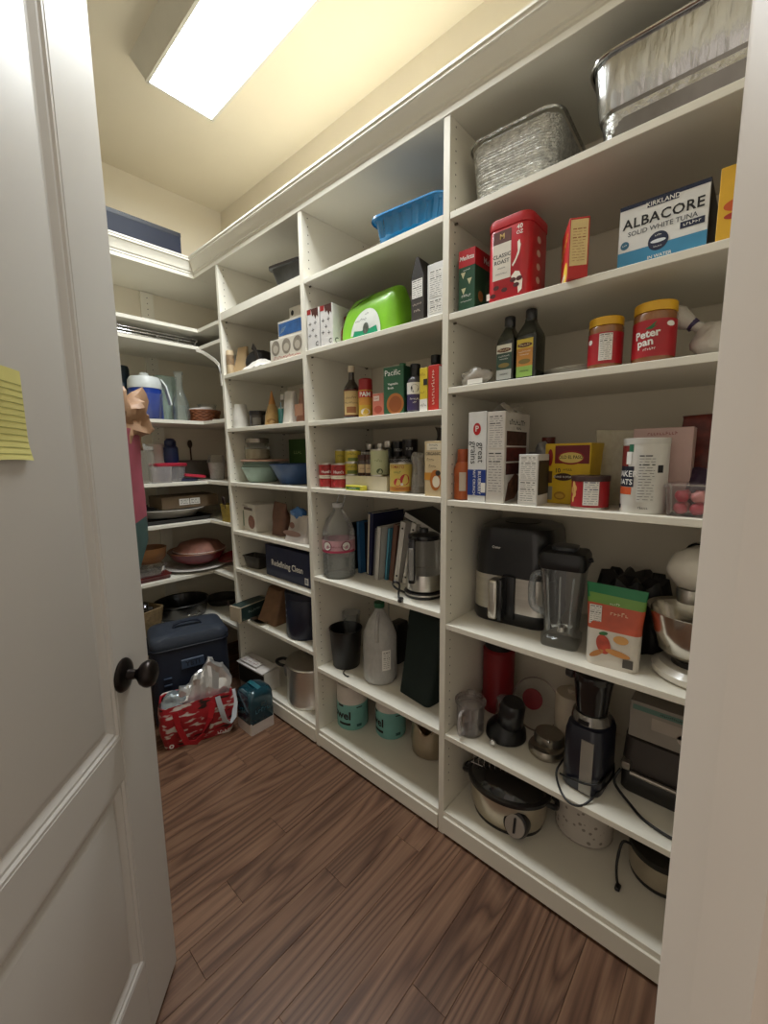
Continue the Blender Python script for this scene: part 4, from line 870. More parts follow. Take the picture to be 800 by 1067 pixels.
onpack('picture_print', ell(.025, .03, .018, .02), mat('#5a5f55', .4, var=.5, scale=80), .003)
t.marks(10, .013, mat('#4a4a44', .5), -.005, .062, y=packf(0, .062), off=.006); t.marks(5, .009, mat('#4a4a44', .5), .03, .08, y=packf(0, .08), off=.006)
m = M(); m.sheet(8, 4, lambda a, b: wob((-.15 + .17 * a, .02 + .1 * b, .118 + .035 * a + .035 * b), .006, 20, 2)); t.part('white_tear_flap', m, mat('#dcdcd6', .4), 60)
t = S('gable_top_carton', 'dark brown carton with a pointed open gable top', 'carton', .89, .016, z, -3)
DKB = mat('#37302b', .5)
t.part('carton', M().rbox(-.027, .027, 0, .09, 0, .138, .001, 1), DKB)
m = M(); m.loft([[(-.027, 0, .138), (.027, 0, .138), (.027, .09, .138), (-.027, .09, .138)], [(-.006, .0, .2), (.004, 0, .2), (.004, .09, .19), (-.006, .09, .19)]]); t.part('gable', m, mat('#2c2622', .5))
t.facts(-.022, .022, .075, .132, rows=8); t.marks(7, .010, mat('#b8aa98', .5), 0, .055)
t.marks(4, .013, mat('#b8aa98', .5), 0, .035)
t = S('white_tea_carton', 'plain white carton with nutrition table beside the upright', 'box', .815, .012, z, 0)
carton(t, .062, .1, .16, mat('#d9d8d4', .5)); t.facts(-.024, .026, .06, .14, rows=12); t.facts(-.024, .026, .012, .052, rows=6)

z = Z2[2]
t = S('vanilla_bottle', 'dark brown vanilla bottle with cream and brown label', 'bottle', 1.247, .045, z)
bottle(t, [(.032, 0), (.034, .004), (.034, .115), (.03, .13), (.015, .152), (.012, .165), (.012, .19)], mat('#20120c', .15, coat=.5), [(.0135, .188), (.0145, .19), (.0145, .212), (.001, .213)], mat('#c9b9a0', .5))
t.panel(mat('#5a2a1a', .5), -.038, .038, .012, .118, R=.0342, cy=.034); t.panel(mat('#c9ae78', .5), -.033, .033, .018, .112, R=.0344, cy=.034); t.marks(7, .0125, mat('#5a2a1a', .5), 0, .085, R=.0346, cy=.034); t.marks(12, .009, INK, 0, .065, R=.0346, cy=.034); t.panel(mat('#8d5a35', .5), -.02, .02, .025, .05, R=.0346, cy=.034)
t = S('cooking_spray_can', 'yellow cooking spray can with a red cap', 'can', 1.17, .045, z)
bottle(t, [(.027, 0), (.0285, .004), (.0285, .105), (.026, .112)], mat('#c9a53a', .35, .2), [(.0275, .108), (.028, .112), (.027, .148), (.024, .152), (.001, .152)], mat('#9c1d1f', .4), name='can_body')
t.panel(mat('#b5281f', .45), -.036, .036, .078, .104, R=.0287, cy=.0285); t.text('PAM', .024, PAPER, 0, .09, R=.0289, cy=.0285, bold=.03); t.panel(mat('#c98a3a', .5), -.03, .03, .05, .076, R=.0287, cy=.0285); t.panel(mat('#d8cfc0', .5), -.018, .02, .012, .036, R=.0289, cy=.0285, shape='ell')
t = S('salmon_pouch_box', 'small salmon pink carton of fish', 'box', 1.098, .045, z, 2)
carton(t, .056, .05, .085, mat('#c2705c', .5)); t.panel(mat('#d9c6b8', .5), -.022, .006, .058, .076); t.marks(4, .01, mat('#8d2b25', .5), -.008, .067, off=.001); t.panel(mat('#a84a38', .5), -.02, .02, .012, .04, shape='ell')
t = S('broth_carton', 'dark green carton of vegetable broth with an orange picture', 'carton', 1.008, .03, z, 6)
carton(t, .088, .06, .168, mat('#28573a', .45)); t.text('Pacific', .028, PAPER, -.004, .146, bold=.0); t.text('Vegetable', .011, PAPER, -.002, .108); t.text('Broth', .011, PAPER, -.012, .094)
t.panel(mat('#a8642c', .45), -.03, .044, .0, .075, shape='ell', n=32); t.panel(mat('#8a4a20', .45), -.02, .036, .008, .065, off=.0009, shape='ell', n=32); t.panel(mat('#1f4630', .45), 0, .06, 0, .168, .044, 'R')
m = M(); m.lathe([(.012, 0), (.012, .012), (.001, .013)], 18, .0, .03); t.part('screw_cap', m, mat('#2d6b43', .4), loc=(.02, 0, .168))
t = S('purple_label_bottle', 'slim oil bottle with white and purple label and black cap', 'bottle', .925, .035, z)
bottle(t, [(.028, 0), (.03, .004), (.03, .11), (.022, .124), (.017, .128)], mat('#4d4a52', .2, coat=.4), [(.0175, .126), (.018, .13), (.018, .168), (.016, .17), (.001, .17)], BLACK)
t.panel(PAPER, -.036, .036, .065, .105, R=.0302, cy=.03); t.panel(mat('#3b2f5a', .45), -.036, .036, .01, .065, R=.0302, cy=.03); t.panel(INK, -.014, .014, .07, .098, R=.0304, cy=.03, shape='ell'); t.panel(PAPER, -.005, .005, .076, .092, R=.0306, cy=.03, shape='ell'); t.marks(7, .009, PAPER, 0, .048, R=.0306, cy=.03); t.marks(3, .008, PAPER, 0, .036, R=.0306, cy=.03)
t = S('yellow_spice_box', 'narrow yellow and white carton next to the red carton', 'box', .864, .016, z, 0)
carton(t, .032, .08, .142, mat('#d8bf35', .45)); t.panel(PAPER, -.016, .016, 0, .04); t.panel(INK, -.0, .016, .085, .105); t.marks(5, .014, mat('#8d6b1a', .5), -.004, .12, sx=.6); t.marks(6, .011, INK, 0, .02, sx=.7); t.marks(3, .013, mat('#8d6b1a', .5), -.004, .062)
t = S('red_spice_box', 'narrow red carton with upright white lettering', 'box', .824, .016, z, 0)
carton(t, .042, .08, .145, mat('#bf2b22', .45)); t.marks(12, .017, mat('#e6c9b8', .5), 0, .075, rot=PI / 2); t.panel(mat('#d9d4cc', .5), .002, .08, .005, .14, .021, 'R')
t = S('balsamic_bottle', 'dark wide-shouldered bottle behind the red carton', 'bottle', .842, .12, z)
bottle(t, [(.04, 0), (.042, .004), (.042, .14), (.036, .155), (.018, .18), (.015, .186)], OILG, [(.0175, .184), (.018, .188), (.018, .212), (.001, .213)], BLACK)

z = Z2[3]
for k, yc in enumerate((1.383, 1.301)):
    t = S('tomato_paste_can', ('red tomato can against the upright in the front row', 'red tomato can beside the flat yellow tin')[k], 'can', yc, .02, z, 0, 'red tomato cans')
    tin(t, .036, .106, mat('#9c2420', .4)); t.panel(mat('#d9cfb8', .5), -.06, .06, .042, .056, R=.0358, cy=.036); t.text("Hunt's", .017, PAPER, 0, .07, R=.0358, cy=.036); t.panel(mat('#c2303a', .5), -.028, .028, .01, .038, R=.0358, cy=.036, shape='ell'); t.marks(12, .0055, INK, 0, .049, R=.036, cy=.036); t.panel(mat('#7a1a18', .5), -.022, .022, .082, .096, R=.0358, cy=.036, shape='ell')
t = S('riser_box', 'cream cardboard riser carrying the middle row of cans', 'box', 1.178, .05, z)
carton(t, .232, .20, .057, mat('#d6cdb4', .5))
zr = z + .0575
t = S('sardine_tin', 'flat yellow tin of fish lying in front of the riser', 'tin', 1.236, .012, z, 0)
m = M(); m.loft([rrect(.1, .034, .012, 0, 0, .018), rrect(.104, .036, .014, .002, 0, .018), rrect(.104, .036, .014, .018, 0, .018), rrect(.1, .032, .012, .02, 0, .018)]); t.part('tin_body', m, mat('#c9c03a', .35)); t.panel(mat('#4a7a35', .5), -.04, .04, .004, .014); t.marks(8, .009, PAPER, 0, .009, off=.0012)
YCAN = mat('#c9b440', .4)
for k, (yc, dd, zz, lb) in enumerate(((1.262, .055, zr, 'small yellow can on the riser, lower of its pair'), (1.262, .055, zr + .0525, 'small yellow can stacked on another yellow can'), (1.34, .12, z, 'yellow can behind the red tomato cans'), (1.34, .12, z + .0825, 'yellow can stacked behind the red tomato cans'))):
    t = S('yellow_can', lb, 'can', yc, dd, zz, 0, 'yellow cans'); hh = .052 if k < 2 else .082
    tin(t, .034, hh, YCAN, l0=.004, l1=hh - .004); t.panel(mat('#6b7a35', .5), -.02, .024, .006, .02, R=.0338, cy=.034); t.marks(6, .011, mat('#4a5a24', .5), 0, hh * .68, R=.0338, cy=.034)
for k, (yc, dd) in enumerate(((1.19, .055), (1.145, .06))):
    t = S('mustard_jar', ('small brown jar with cream label beside the stacked yellow cans', 'small brown jar tucked against the pale green can')[k], 'jar', yc, dd, zr, 0, 'brown jars on the riser')
    bottle(t, [(.024, 0), (.026, .003), (.026, .055), (.02, .066)], mat('#3b2417', .2, coat=.4), [(.0215, .064), (.0225, .067), (.0225, .084), (.001, .085)], mat('#4a2d22', .4)); t.panel(mat('#c9b08a', .5), -.022, .022, .012, .046, R=.0262, cy=.026); t.marks(4, .01, mat('#6b2a1c', .5), 0, .03, R=.0265, cy=.026)
for k, (yc, dd) in enumerate(((1.235, .155), (1.165, .15), (1.1, .16))):
    t = S('jam_jar', ('glass jam jar with silver lid behind the stacked yellow cans', 'glass jam jar with red filling in the back row', 'slim glass jam jar behind the pale green can')[k], 'jar', yc, dd, zr, 0, 'jam jars in the back row')
    bottle(t, [(.026, 0), (.029, .004), (.029, .075), (.025, .083)], mat(('#6b3a33', '#7a2a25', '#5b6a4a')[k], .2, var=.3, coat=.5), [(.0265, .08), (.027, .083), (.027, .096), (.001, .097)], STEEL); t.panel(PAPER, -.02, .02, .02, .05, R=.0292, cy=.029)
t = S('pale_green_can', 'tall pale green canister with a leaf picture on the riser', 'can', 1.083, .052, zr)
tin(t, .046, .106, mat('#c3c79e', .45)); t.panel(mat('#4d5a33', .5), -.01, .022, .008, .03, R=.0458, cy=.046, shape='ell'); t.marks(5, .014, mat('#6b7a4a', .5), 0, .06, R=.0458, cy=.046)
t = S('vegetable_can', 'large yellow tomato can with pictured red tomatoes', 'can', .975, .02, z)
tin(t, .052, .112, mat('#cdb35a', .4)); t.panel(mat('#b8752e', .5), -.07, .07, .008, .024, R=.0515, cy=.052); t.panel(mat('#a81f26', .45), .0, .044, .03, .07, R=.0517, cy=.052, shape='ell'); t.panel(mat('#b8343a', .45), -.03, .008, .026, .055, R=.0516, cy=.052, shape='ell'); t.panel(mat('#d8d0c4', .5), .002, .014, .028, .038, R=.0519, cy=.052, shape='ell'); t.text('TOMATO', .016, mat('#8d2620', .5), -.016, .096, R=.0517, cy=.052); t.marks(4, .015, mat('#3d6b2e', .5), -.012, .077, R=.0517, cy=.052); t.marks(8, .009, INK, 0, .016, R=.0519, cy=.052)
t = S('clear_twist_bag', 'knotted clear plastic bag standing beside the carton', 'bag', .905, .05, z)
pouch(t, .05, .07, .15, clear('#b9b4ab', .35, .2), seed=12, amp=.01)
t = S('cracker_box', 'tan organic meal carton with bowl picture', 'box', .822, .012, z, 0)
carton(t, .066, .12, .185, mat('#cdb78f', .5)); t.panel(mat('#e0d6bf', .5), -.024, .033, .155, .178); t.marks(7, .009, INK, .004, .171, off=.001); t.marks(6, .009, INK, .004, .161, off=.001); t.text('ORGANIC', .015, INK, .002, .143, sx=.9); t.marks(4, .014, mat('#5b4a35', .5), -.008, .122, bold=0); t.marks(4, .014, mat('#5b4a35', .5), .0, .1, bold=0)
t.panel(mat('#c98a2e', .5), -.033, .0, .055, .08); t.panel(mat('#b5651f', .5), -.01, .033, .02, .09, off=.0008, shape='ell'); t.panel(mat('#e5d9c0', .5), .0, .03, .03, .07, off=.0012, shape='ell'); t.panel(mat('#2d2a24', .5), .012, .033, .07, .088, off=.0014, shape='ell')
t = S('dried_mushroom_bag', 'dark bag of dried goods behind the tan organic carton', 'bag', .83, .15, z)
pouch(t, .08, .08, .24, mat('#2e2520', .6, var=.4, scale=40), seed=15, amp=.014)
for k, (yc, dd, hh, R, c, lb) in enumerate(((1.16, .27, .19, .03, '#4a3d35', 'brown jar with red emblem in the far back row'), (1.1, .27, .19, .028, '#59605a', 'grey green jar with pale lid in the far back row'), (1.035, .26, .2, .036, '#3a3f38', 'dark jar with silver lid in the far back row'), (.965, .27, .2, .03, '#1c1a1c', 'slim black tin in the far back row'), (.9, .25, .205, .042, '#231c20', 'wide black tin with white lettering in the far back row'), (.995, .17, .075, .026, '#2a2c36', 'dark grey spice tin behind the yellow tomato can'), (.935, .17, .075, .028, '#30323a', 'dark blue grey tin behind the yellow tomato can'))):
    t = S('pantry_jar' if k < 3 else 'dark_tin', lb, 'jar' if k < 3 else 'tin', yc, dd, z if k < 5 else zr, 0, 'dark jars and tins at the back')
    if k < 3:
        bottle(t, [(R * .94, 0), (R, .004), (R, hh * .8), (R * .8, hh * .88)], mat(c, .2, var=.2, coat=.4), [(R * .85, hh * .86), (R * .88, hh * .88), (R * .88, hh), (.001, hh + .001)], STEEL); t.panel(mat('#9a9286', .5), -R * .8, R * .8, hh * .4, hh * .62, R=R * 1.01, cy=R)
    else:
        tin(t, R, hh, mat(c, .3), metal=mat('#6b6862', .35, .9)); t.text('COCOA' if k != 4 else 'PURE', .016, PAPER, 0, hh * .8, R=R, cy=R)

z = Z2[4]
t = S('water_bottle', 'clear gallon water jug with pink label and loop handle', 'bottle', 1.352, .045, z)
PET = clear('#e6ecee', .1, .06)
R = .074
t.face(R, .8)
prof = [(R * .9, 0), (R, .008)]
for i in range(8): prof += [(R, .016 + i * .012), (R * .965, .022 + i * .012)]
prof += [(R, .115), (R, .175), (R * .97, .18), (R, .186), (R * .97, .21), (R * .72, .26), (R * .36, .295), (R * .3, .305), (R * .3, .315)]
t.part('bottle_body', M().lathe(prof, 36, 0, R), PET)
t.part('label_band', M().lathe([(R * 1.004, .118), (R * 1.004, .172)], 36, 0, R, caps=False), mat('#c99aa2', .5, var=.15, scale=30))
t.panel(mat('#b23a58', .5), -.1, .1, .118, .128, R=R * 1.006, cy=R); t.marks(14, .012, mat('#7d2a45', .5), .0, .145, R=R * 1.008, cy=R)
for a in (-.045, .045): t.panel(mat('#7d2a45', .5), a - .024, a + .024, .126, .17, R=R * 1.007, cy=R, shape='ell'); t.panel(PAPER, a - .019, a + .019, .13, .166, R=R * 1.009, cy=R, shape='ell')
t.part('cap', M().lathe([(R * .32, .312), (R * .34, .315), (R * .34, .332), (.001, .333)], 24, 0, R), mat('#c9c9c9', .4))
m = M(); m.tube([(-.004, R, .33), (.0, R, .345), (.012, R, .372), (.034, R, .372), (.03, R, .345), (.024, R, .325)], .003, 8); t.part('loop_handle', m, clear('#d6dadb', .5, .2), 60)
t.part('water', M().lathe([(R * .88, .006), (R * .95, .012), (R * .95, .1), (.001, .1)], 30, 0, R), clear('#e3eaea', .1, .03))
def book(name, label, yc, dd, wd, dp, h, c, tilt=0, kindc='book', page='#d9d3c4', group='books on the shelf'):
    t = S(name, label, kindc, yc, dd, z, 0, group)
    tl = Matrix.Rotation(math.radians(tilt), 4, 'Y')
    pv = Vector((wd / 2 if tilt > 0 else -wd / 2, 0, 0)); T_ = Matrix.Translation(pv) @ tl @ Matrix.Translation(-pv)
    cm = M()
    cm.box(-wd / 2, -wd / 2 + .0025, 0, dp, 0, h); cm.box(wd / 2 - .0025, wd / 2, 0, dp, 0, h); cm.box(-wd / 2, wd / 2, 0, .0025, 0, h)
    t.part('cover', cm.xf(T_), mat(c, .5)); t.part('pages', M().box(-wd / 2 + .0028, wd / 2 - .0028, .003, dp - .004, .004, h - .004).xf(T_), mat(page, .8, var=.06, scale=3, stretch=(300, 1, 1)))
    return t, T_
book('black_book', 'short black book with a tan edge beside the water jug', 1.262, .19, .022, .17, .225, '#171512')
book('blue_book', 'slim bright blue book standing in the row', 1.236, .17, .020, .18, .24, '#2e5d86', -1)
book('dark_book', 'thin black book between the blue book and the binder', 1.211, .20, .018, .17, .235, '#15151a')
t, T_ = book('navy_binder', 'wide navy ring binder with cream pages', 1.178, .175, .036, .21, .285, '#1f2246', 3)
m = M(); m.box(-.012, -.004, .0, .003, .004, .28); t.part('cream_spine', m.xf(T_ @ Matrix.Translation((0, -.001, 0))), mat('#d3cab4', .6))
t, T_ = book('spiral_notebook', 'white spiral notebook with wire coil', 1.127, .145, .026, .19, .235, '#c9c6c0', 5)
wire = M()
for k in range(26):
    rw_ = M(); zc = .008 + k * .0087; rw_.tube([(-.010 + .007 * math.cos(b), -.003 + .007 * math.sin(b), zc) for b in [i * 2 * PI / 8 for i in range(8)]], .0009, 4, closed=True); wire.add(rw_.v, rw_.f)
kind(t.part('wire_coil', wire.xf(T_), mat('#dcdad6', .3, .5)), 'stuff')
book('aqua_book', 'thin aqua blue book leaning on the spiral notebook', 1.1, .168, .014, .18, .23, '#5a9db5', 6)
book('brown_book', 'thick brown book leaning in the row', 1.072, .17, .026, .19, .25, '#6b4a3c', 7)
for k, (yc, dd) in enumerate(((1.036, .165), (1.0, .17))):
    t, T_ = book('white_binder', ('white ring binder beside the brown book with spine holes', 'white ring binder directly behind the glass kettle')[k], yc, dd, .03, .22, .268, '#d2cdc5', 9 if k == 0 else 11, 'binder')
    for zz in (.03, .24):
        m = M(); m.lathe([(.0045, 0), (.0045, .0008), (.001, .001)], 14); t.part('spine_hole', m.xf(T_ @ Matrix.Translation((0, -.0003, zz)) @ Matrix.Rotation(PI / 2, 4, 'X')), INK)
t = S('leaning_binder', 'black binder with white edge lying slanted on top of the books', 'binder', .9, .19, z + .232, 0, tilt=None)
m = M(); m.box(-.1, .1, 0, .2, 0, .003); m.box(-.1, .1, 0, .2, .026, .029); m.box(-.1, -.097, 0, .2, 0, .029); mt = Matrix.Rotation(math.radians(22), 4, 'Y') @ Matrix.Translation((0, 0, .015))
t.part('cover', m.xf(mt), BLACK); t.part('pages', M().box(-.096, .098, .003, .197, .004, .025).xf(mt), mat('#c9c6be', .8))
t = S('electric_kettle', 'glass electric kettle with steel base and black handle', 'kettle', .893, .05, z, 0)
R = .076; t.face(.085, .6)
t.part('power_base', M().lathe([(.08, 0), (.085, .003), (.085, .016), (.07, .024), (.001, .025)], 36, 0, .085), BLKPL)
t.part('steel_band', M().lathe([(R * .96, .026), (R, .03), (R, .085), (R * .98, .09)], 36, 0, .085), STEEL)
t.part('glass_body', M().lathe([(R * .98, .088), (R * .97, .12), (R * .9, .2), (R * .86, .225)], 36, 0, .085, caps=False), clear('#d6d8d6', .1, .04))
t.part('lid', M().lathe([(R * .88, .222), (R * .9, .227), (R * .88, .238), (R * .6, .246), (.02, .248), (.018, .262), (.001, .264)], 36, 0, .085), BLKPL)
hnd = M(); hnd.rbox(-.038, -.01, -.034, -.012, .07, .228, .006, 2); t.part('handle', hnd, BLKPL)
t.part('handle_inlay', M().rbox(-.034, -.014, -.0375, -.033, .085, .205, .002, 1), mat('#a6a6a4', .2, .8))
t.part('handle_bracket', M().rbox(-.036, -.012, -.03, .03, .222, .236, .004, 2), BLKPL)
t.part('base_trim', M().lathe([(.0855, .012), (.087, .014), (.0855, .018)], 36, 0, .085, caps=False), STEEL)
m = M(); m.tube([(-.07, .04, .012), (-.1, .02, .03), (-.115, .005, .05), (-.105, -.005, .065), (-.085, .0, .055), (-.085, -.012, .02), (-.075, -.035, .006)], .0045, 8); t.part('power_cord', m, BLACK, 60)
m = M(); m.rbox(-.077, -.06, -.052, -.02, .0, .014, .003, 1); t.part('plug', m, BLACK)

z = Z2[5]
t = S('plastic_tub', 'small black plastic tub holding a glass', 'bin', 1.4, .1, z)
R = .075; t.part('tub', M().lathe([(R * .8, 0), (R * .84, .004), (R, .17), (R * 1.04, .175), (R * 1.04, .182), (R * .97, .182), (R * .8, .01), (.001, .008)], 32, 0, R), mat('#151416', .4))
m = M(); m.tube([(.05, .02, .01), (.06, .0, .006), (.09, -.006, .004), (.095, .0, .004)], .003, 8); t.part('wire_foot', m, BLACK, 60)
t = S('glass_tumbler', 'clear straight tumbler standing inside the black tub', 'glass', 1.372, .125, z + .135)
t.part('glass', M().lathe([(.038, 0), (.045, .1), (.042, .1), (.036, .006), (.001, .005)], 28, 0, .045), clear('#c4c8c8', .2))
t = S('vinegar_jug', 'translucent gallon vinegar jug half full with green cap', 'jug', 1.165, .055, z, -6)
R = .074; t.face(R, .9)
t.part('jug_body', M().lathe([(R * .9, 0), (R, .01), (R, .19), (R * .97, .21), (R * .7, .265), (R * .34, .305), (R * .26, .315), (R * .26, .33)], 36, 0, R), clear('#dddbd7', .55, .3))
t.part('vinegar', M().lathe([(R * .88, .004), (R * .97, .012), (R * .97, .085), (.001, .085)], 36, 0, R), clear('#bdbab4', .45, .2))
t.part('cap', M().lathe([(R * .3, .328), (R * .31, .331), (R * .31, .35), (.001, .351)], 24, 0, R), mat('#2f6b4a', .4))
m = M(); m.tube([(.0, R * .62, .312), (.0, R * .12, .282), (.0, -.008, .24), (.0, .004, .2)], .009, 10); t.part('handle', m, clear('#c9c7c3', .6, .3), 60)
t.panel(PAPER, .02, .06, .07, .16, R=R * 1.004, cy=R); t.facts(.024, .056, .075, .155, R=R * 1.006, cy=R, rows=9)
t = S('dark_green_tote', 'dark green fabric tote bag standing against the upright', 'bag', .92, .09, z, -8)
rings = []
for i in range(11):
    k = i / 10; rings.append([wob(p, .008 * k, 12, 7) for p in rrect(.17 + .03 * k, .2 - .12 * k, .02, .33 * k, -.015 * k, .1 + .03 * k, 5)])
m = M(); m.loft(rings); t.part('fabric', m, mat('#10201c', .8, var=.15), 50)
for s_ in (0,):
    m = M(); m.strip([(-.04, .1, .33), (-.045, .1, .355), (.0, .1, .372), (.05, .1, .355), (.045, .1, .33)], .02, .003, (0, 1, 0)); t.part('handle', m, mat('#10201c', .8), 60)
t = S('black_gadget', 'black kitchen gadget with thin metal rod behind the vinegar jug', 'gadget', 1.02, .26, z)
t.part('body', M().rbox(-.03, .03, 0, .08, 0, .2, .01, 2), mat('#191613', .4)); m = M(); m.tube([(-.045, .02, 0), (-.045, .02, .3)], .003, 8); t.part('rod', m, STEEL); t.part('window', M().rbox(-.018, .018, -.003, .002, .05, .14, .002, 1), mat('#4a3d2f', .4))
t = S('metal_bowl', 'grey metal bowl tilted at the back of the shelf', 'bowl', .93, .27, z)
t.part('bowl', M().lathe([(.03, 0), (.07, .02), (.1, .09), (.104, .09), (.075, .015), (.001, .006)], 32, 0, .07, sy=.6), mat('#6b655d', .4, .7), loc=(0, 0, .3 - .3))

z = Z2[6]
TEAL = mat('#79b3ab', .45)
for k, (yc, dd) in enumerate(((1.408, .135), (1.15, .15))):
    t = S('paper_towel_roll', ('teal and white paper towel roll pack standing next to the upright', 'teal and white paper towel roll pack beside the metal pot')[k], 'paper roll', yc, dd, z, 0, 'teal wrapped paper rolls')
    R = .075 - .004 * k; t.face(R, .55); t.part('wrap', M().lathe([(R * .93, 0), (R, .008), (R, .13)], 36, 0, R), TEAL)
    t.part('paper_top', M().lathe([(R * .998, .13), (R * .99, .2), (R * .94, .215), (R * .25, .215), (R * .22, .205), (.001, .205)], 36, 0, R), mat('#d8cfc6', .7))
    t.text('towel', .055, INK, -.045 - .03 * k, .075, R=R * 1.003, cy=R, bold=.03); t.panel(INK, -.045 - .03 * k, .015 - .03 * k, .028, .04, R=R * 1.003, cy=R); t.panel(INK, -.05 - .03 * k, -.02 - .03 * k, .118, .128, R=R * 1.003, cy=R); t.panel(INK, .045, .075, .115, .12, R=R * 1.003, cy=R); t.panel(mat('#2d5a58', .5), .045, .07, .02, .034, R=R * 1.003, cy=R)
t = S('steel_pot', 'brushed steel pitcher pot with a cut-out rim', 'pot', .925, .155, z)
R = .085; n = 48; rings = []
for r_, zz in ((R * .82, 0), (R * .95, .01), (R * 1.0, .06), (R * .95, .12), (R * .93, .165)):
    rings.append([(r_ * math.cos(2 * PI * i / n), R + r_ * math.sin(2 * PI * i / n), zz if zz < .1 else zz - (.05 if zz > .15 else .018) * max(0, math.cos(2 * PI * i / n + PI / 2 - .35)) ** 6) for i in range(n)])
inner = [[(p[0] * .95, R + (p[1] - R) * .95, p[2]) for p in rings[-1]], [(p[0] * .9, R + (p[1] - R) * .9, .02) for p in rings[1]]]
m = M(); m.loft(rings + inner); t.part('pot_wall', m, mat('#bcae98', .35, .9), 50)
m = M(); m.tube([(p[0] * .975, R + (p[1] - R) * .975, p[2]) for p in rings[-1]], .003, 6, closed=True); t.part('rim', m, mat('#b09f88', .25, .9), 60)

# ================================================================== BAY 3 (far bay)
z = Z3[0]
t = S('black_takeout_tray', 'small black plastic takeout tray with clear lid on the top shelf', 'tray', 1.63, .01, z, 10)
rr = lambda w_, d_, zz, r=.03: rrect(w_, d_, r, zz, 0, .09, 6)
m = M(); m.loft([rr(.14, .12, 0), rr(.15, .13, .006), rr(.19, .165, .078), rr(.206, .18, .08), rr(.206, .18, .084), rr(.185, .16, .084)]); t.part('tray', m, mat('#4d4d4c', .3, .2, var=.2))
m = M(); m.loft([rr(.21, .184, .08), rr(.21, .184, .09), rr(.19, .165, .096), rr(.18, .155, .096)]); t.part('lid', m, mat('#26211f', .3))
z = Z3[1]
t = S('drinking_glass_box', 'white carton picturing stemless glasses', 'box', 1.622, .015, z, 4)
carton(t, .23, .16, .095, mat('#cfc8ba', .5))
for a in (-.075, 0, .075): t.panel(mat('#857c6f', .5, var=.25, scale=40), a - .03, a + .03, .024, .09, shape='ell'); t.panel(mat('#b5ac9d', .4), a - .018, a + .018, .035, .07, off=.001, shape='ell')
t.marks(19, .018, mat('#a8302a', .5), 0, .012, bold=.02)
t = S('blue_glass_box', 'pale carton with a blue picture panel stacked on the glasses carton', 'box', 1.6, .025, z + .0955, 2)
carton(t, .18, .15, .075, mat('#cfc9bd', .5)); t.panel(mat('#2f5c94', .5, var=.25, scale=30), -.085, .085, .012, .066); t.panel(mat('#9ab0c4', .5), -.08, -.03, .016, .05, shape=[(-.08, .02), (-.06, .045), (-.03, .05), (-.05, .03)])
t = S('small_white_box', 'little white carton at the very top of the carton stack', 'box', 1.57, .04, z + .171, 0)
carton(t, .11, .1, .05, mat('#d8d3c8', .5)); t.panel(INK, -.042, -.022, .015, .038, shape='ell')
t = S('tan_envelope', 'tan padded envelope leaning by the far upright', 'envelope', 2.08, .06, z, 12)
m = M(); m.loft([[wob(p, .003, 15, 1) for p in rrect(.09 - .02 * k, .05 - .035 * k, .01, .14 * k, .02 * k, .05, 5)] for k in (0, .25, .5, .75, 1)]); t.part('envelope', m, mat('#b59a74', .6), 50)
t = S('beige_cylinder', 'slim beige tube standing against the far upright', 'tube', 2.135, .03, z)
t.part('tube', M().lathe([(.018, 0), (.02, .003), (.02, .12), (.018, .124), (.001, .125)], 20, 0, .02), mat('#c4ae8c', .6)); t.part('printed_band', M().lathe([(.0203, .05), (.0203, .1)], 20, 0, .02, caps=False), mat('#8d7355', .6, var=.4, scale=60))
t = S('black_fabric_bag', 'black folded fabric bag on the shelf beside the glasses carton', 'bag', 1.84, .06, z)
m = M(); m.blob((0, .06, .05), (.1, .07, .062), .2, 4, 21, 24, flat=0); t.part('fabric', m, mat('#17130f', .85), 50)
m = M(); m.strip([(.09, .0, .02), (.06, -.012, .1), (.03, -.01, .12)], .03, .004, (1, 0, 0)); t.part('strap', m, mat('#2a211a', .8), 60)
t = S('white_napkins', 'crumpled white cloth in front of the black bag', 'cloth', 1.86, .012, z)
m = M(); m.sheet(14, 8, lambda a, b: wob((-.13 + .24 * a, .005 + .06 * b, .004 + .05 * math.sin(b * PI * .5) * (.4 + .6 * math.sin(a * PI))), .010, 22, 5)); m.v = [(p[0], p[1], max(p[2], .001)) for p in m.v]; t.part('cloth', m, mat('#d3cdc4', .8), 60)
z = Z3[2]
t = S('paper_cup_stack', 'short stack of white paper cups', 'cups', 2.1, .05, z)
for k in range(4):
    m = M(); m.lathe([(.044, 0), (.044, .004), (.031, .085), (.031, .088), (.001, .088)], 28, 0, .045); t.part('paper_cup', m, mat('#d8d4cb', .6), loc=(0, 0, k * .013))
t = S('dark_lid_jar', 'short dark jar with a wide black lid', 'jar', 1.95, .05, z)
bottle(t, [(.05, 0), (.053, .004), (.053, .065), (.05, .07)], mat('#3a332d', .2, var=.3, coat=.4), [(.056, .066), (.057, .07), (.057, .085), (.001, .087)], mat('#211a18', .4)); t.panel(mat('#6b655c', .5), -.03, .03, .012, .05, R=.0533, cy=.053)
t = S('honey_bottle', 'amber honey squeeze bottle with pointed tip', 'bottle', 1.812, .05, z)
bottle(t, [(.052, 0), (.056, .006), (.052, .05), (.042, .075), (.034, .095), (.022, .11)], mat('#b8935a', .3, var=.15, coat=.4), [(.023, .108), (.024, .112), (.018, .13), (.008, .16), (.004, .175), (.001, .176)], mat('#b5793a', .4)); t.panel(mat('#8a6128', .5), -.035, .03, .012, .035, R=.0565, cy=.056, shape='ell')
t = S('teal_tin', 'small teal tin tucked behind the honey bottle', 'tin', 1.745, .09, z); tin(t, .035, .09, mat('#2a7d76', .4))
t = S('flour_bag', 'white paper flour bag with rolled top', 'bag', 1.665, .03, z, 0)
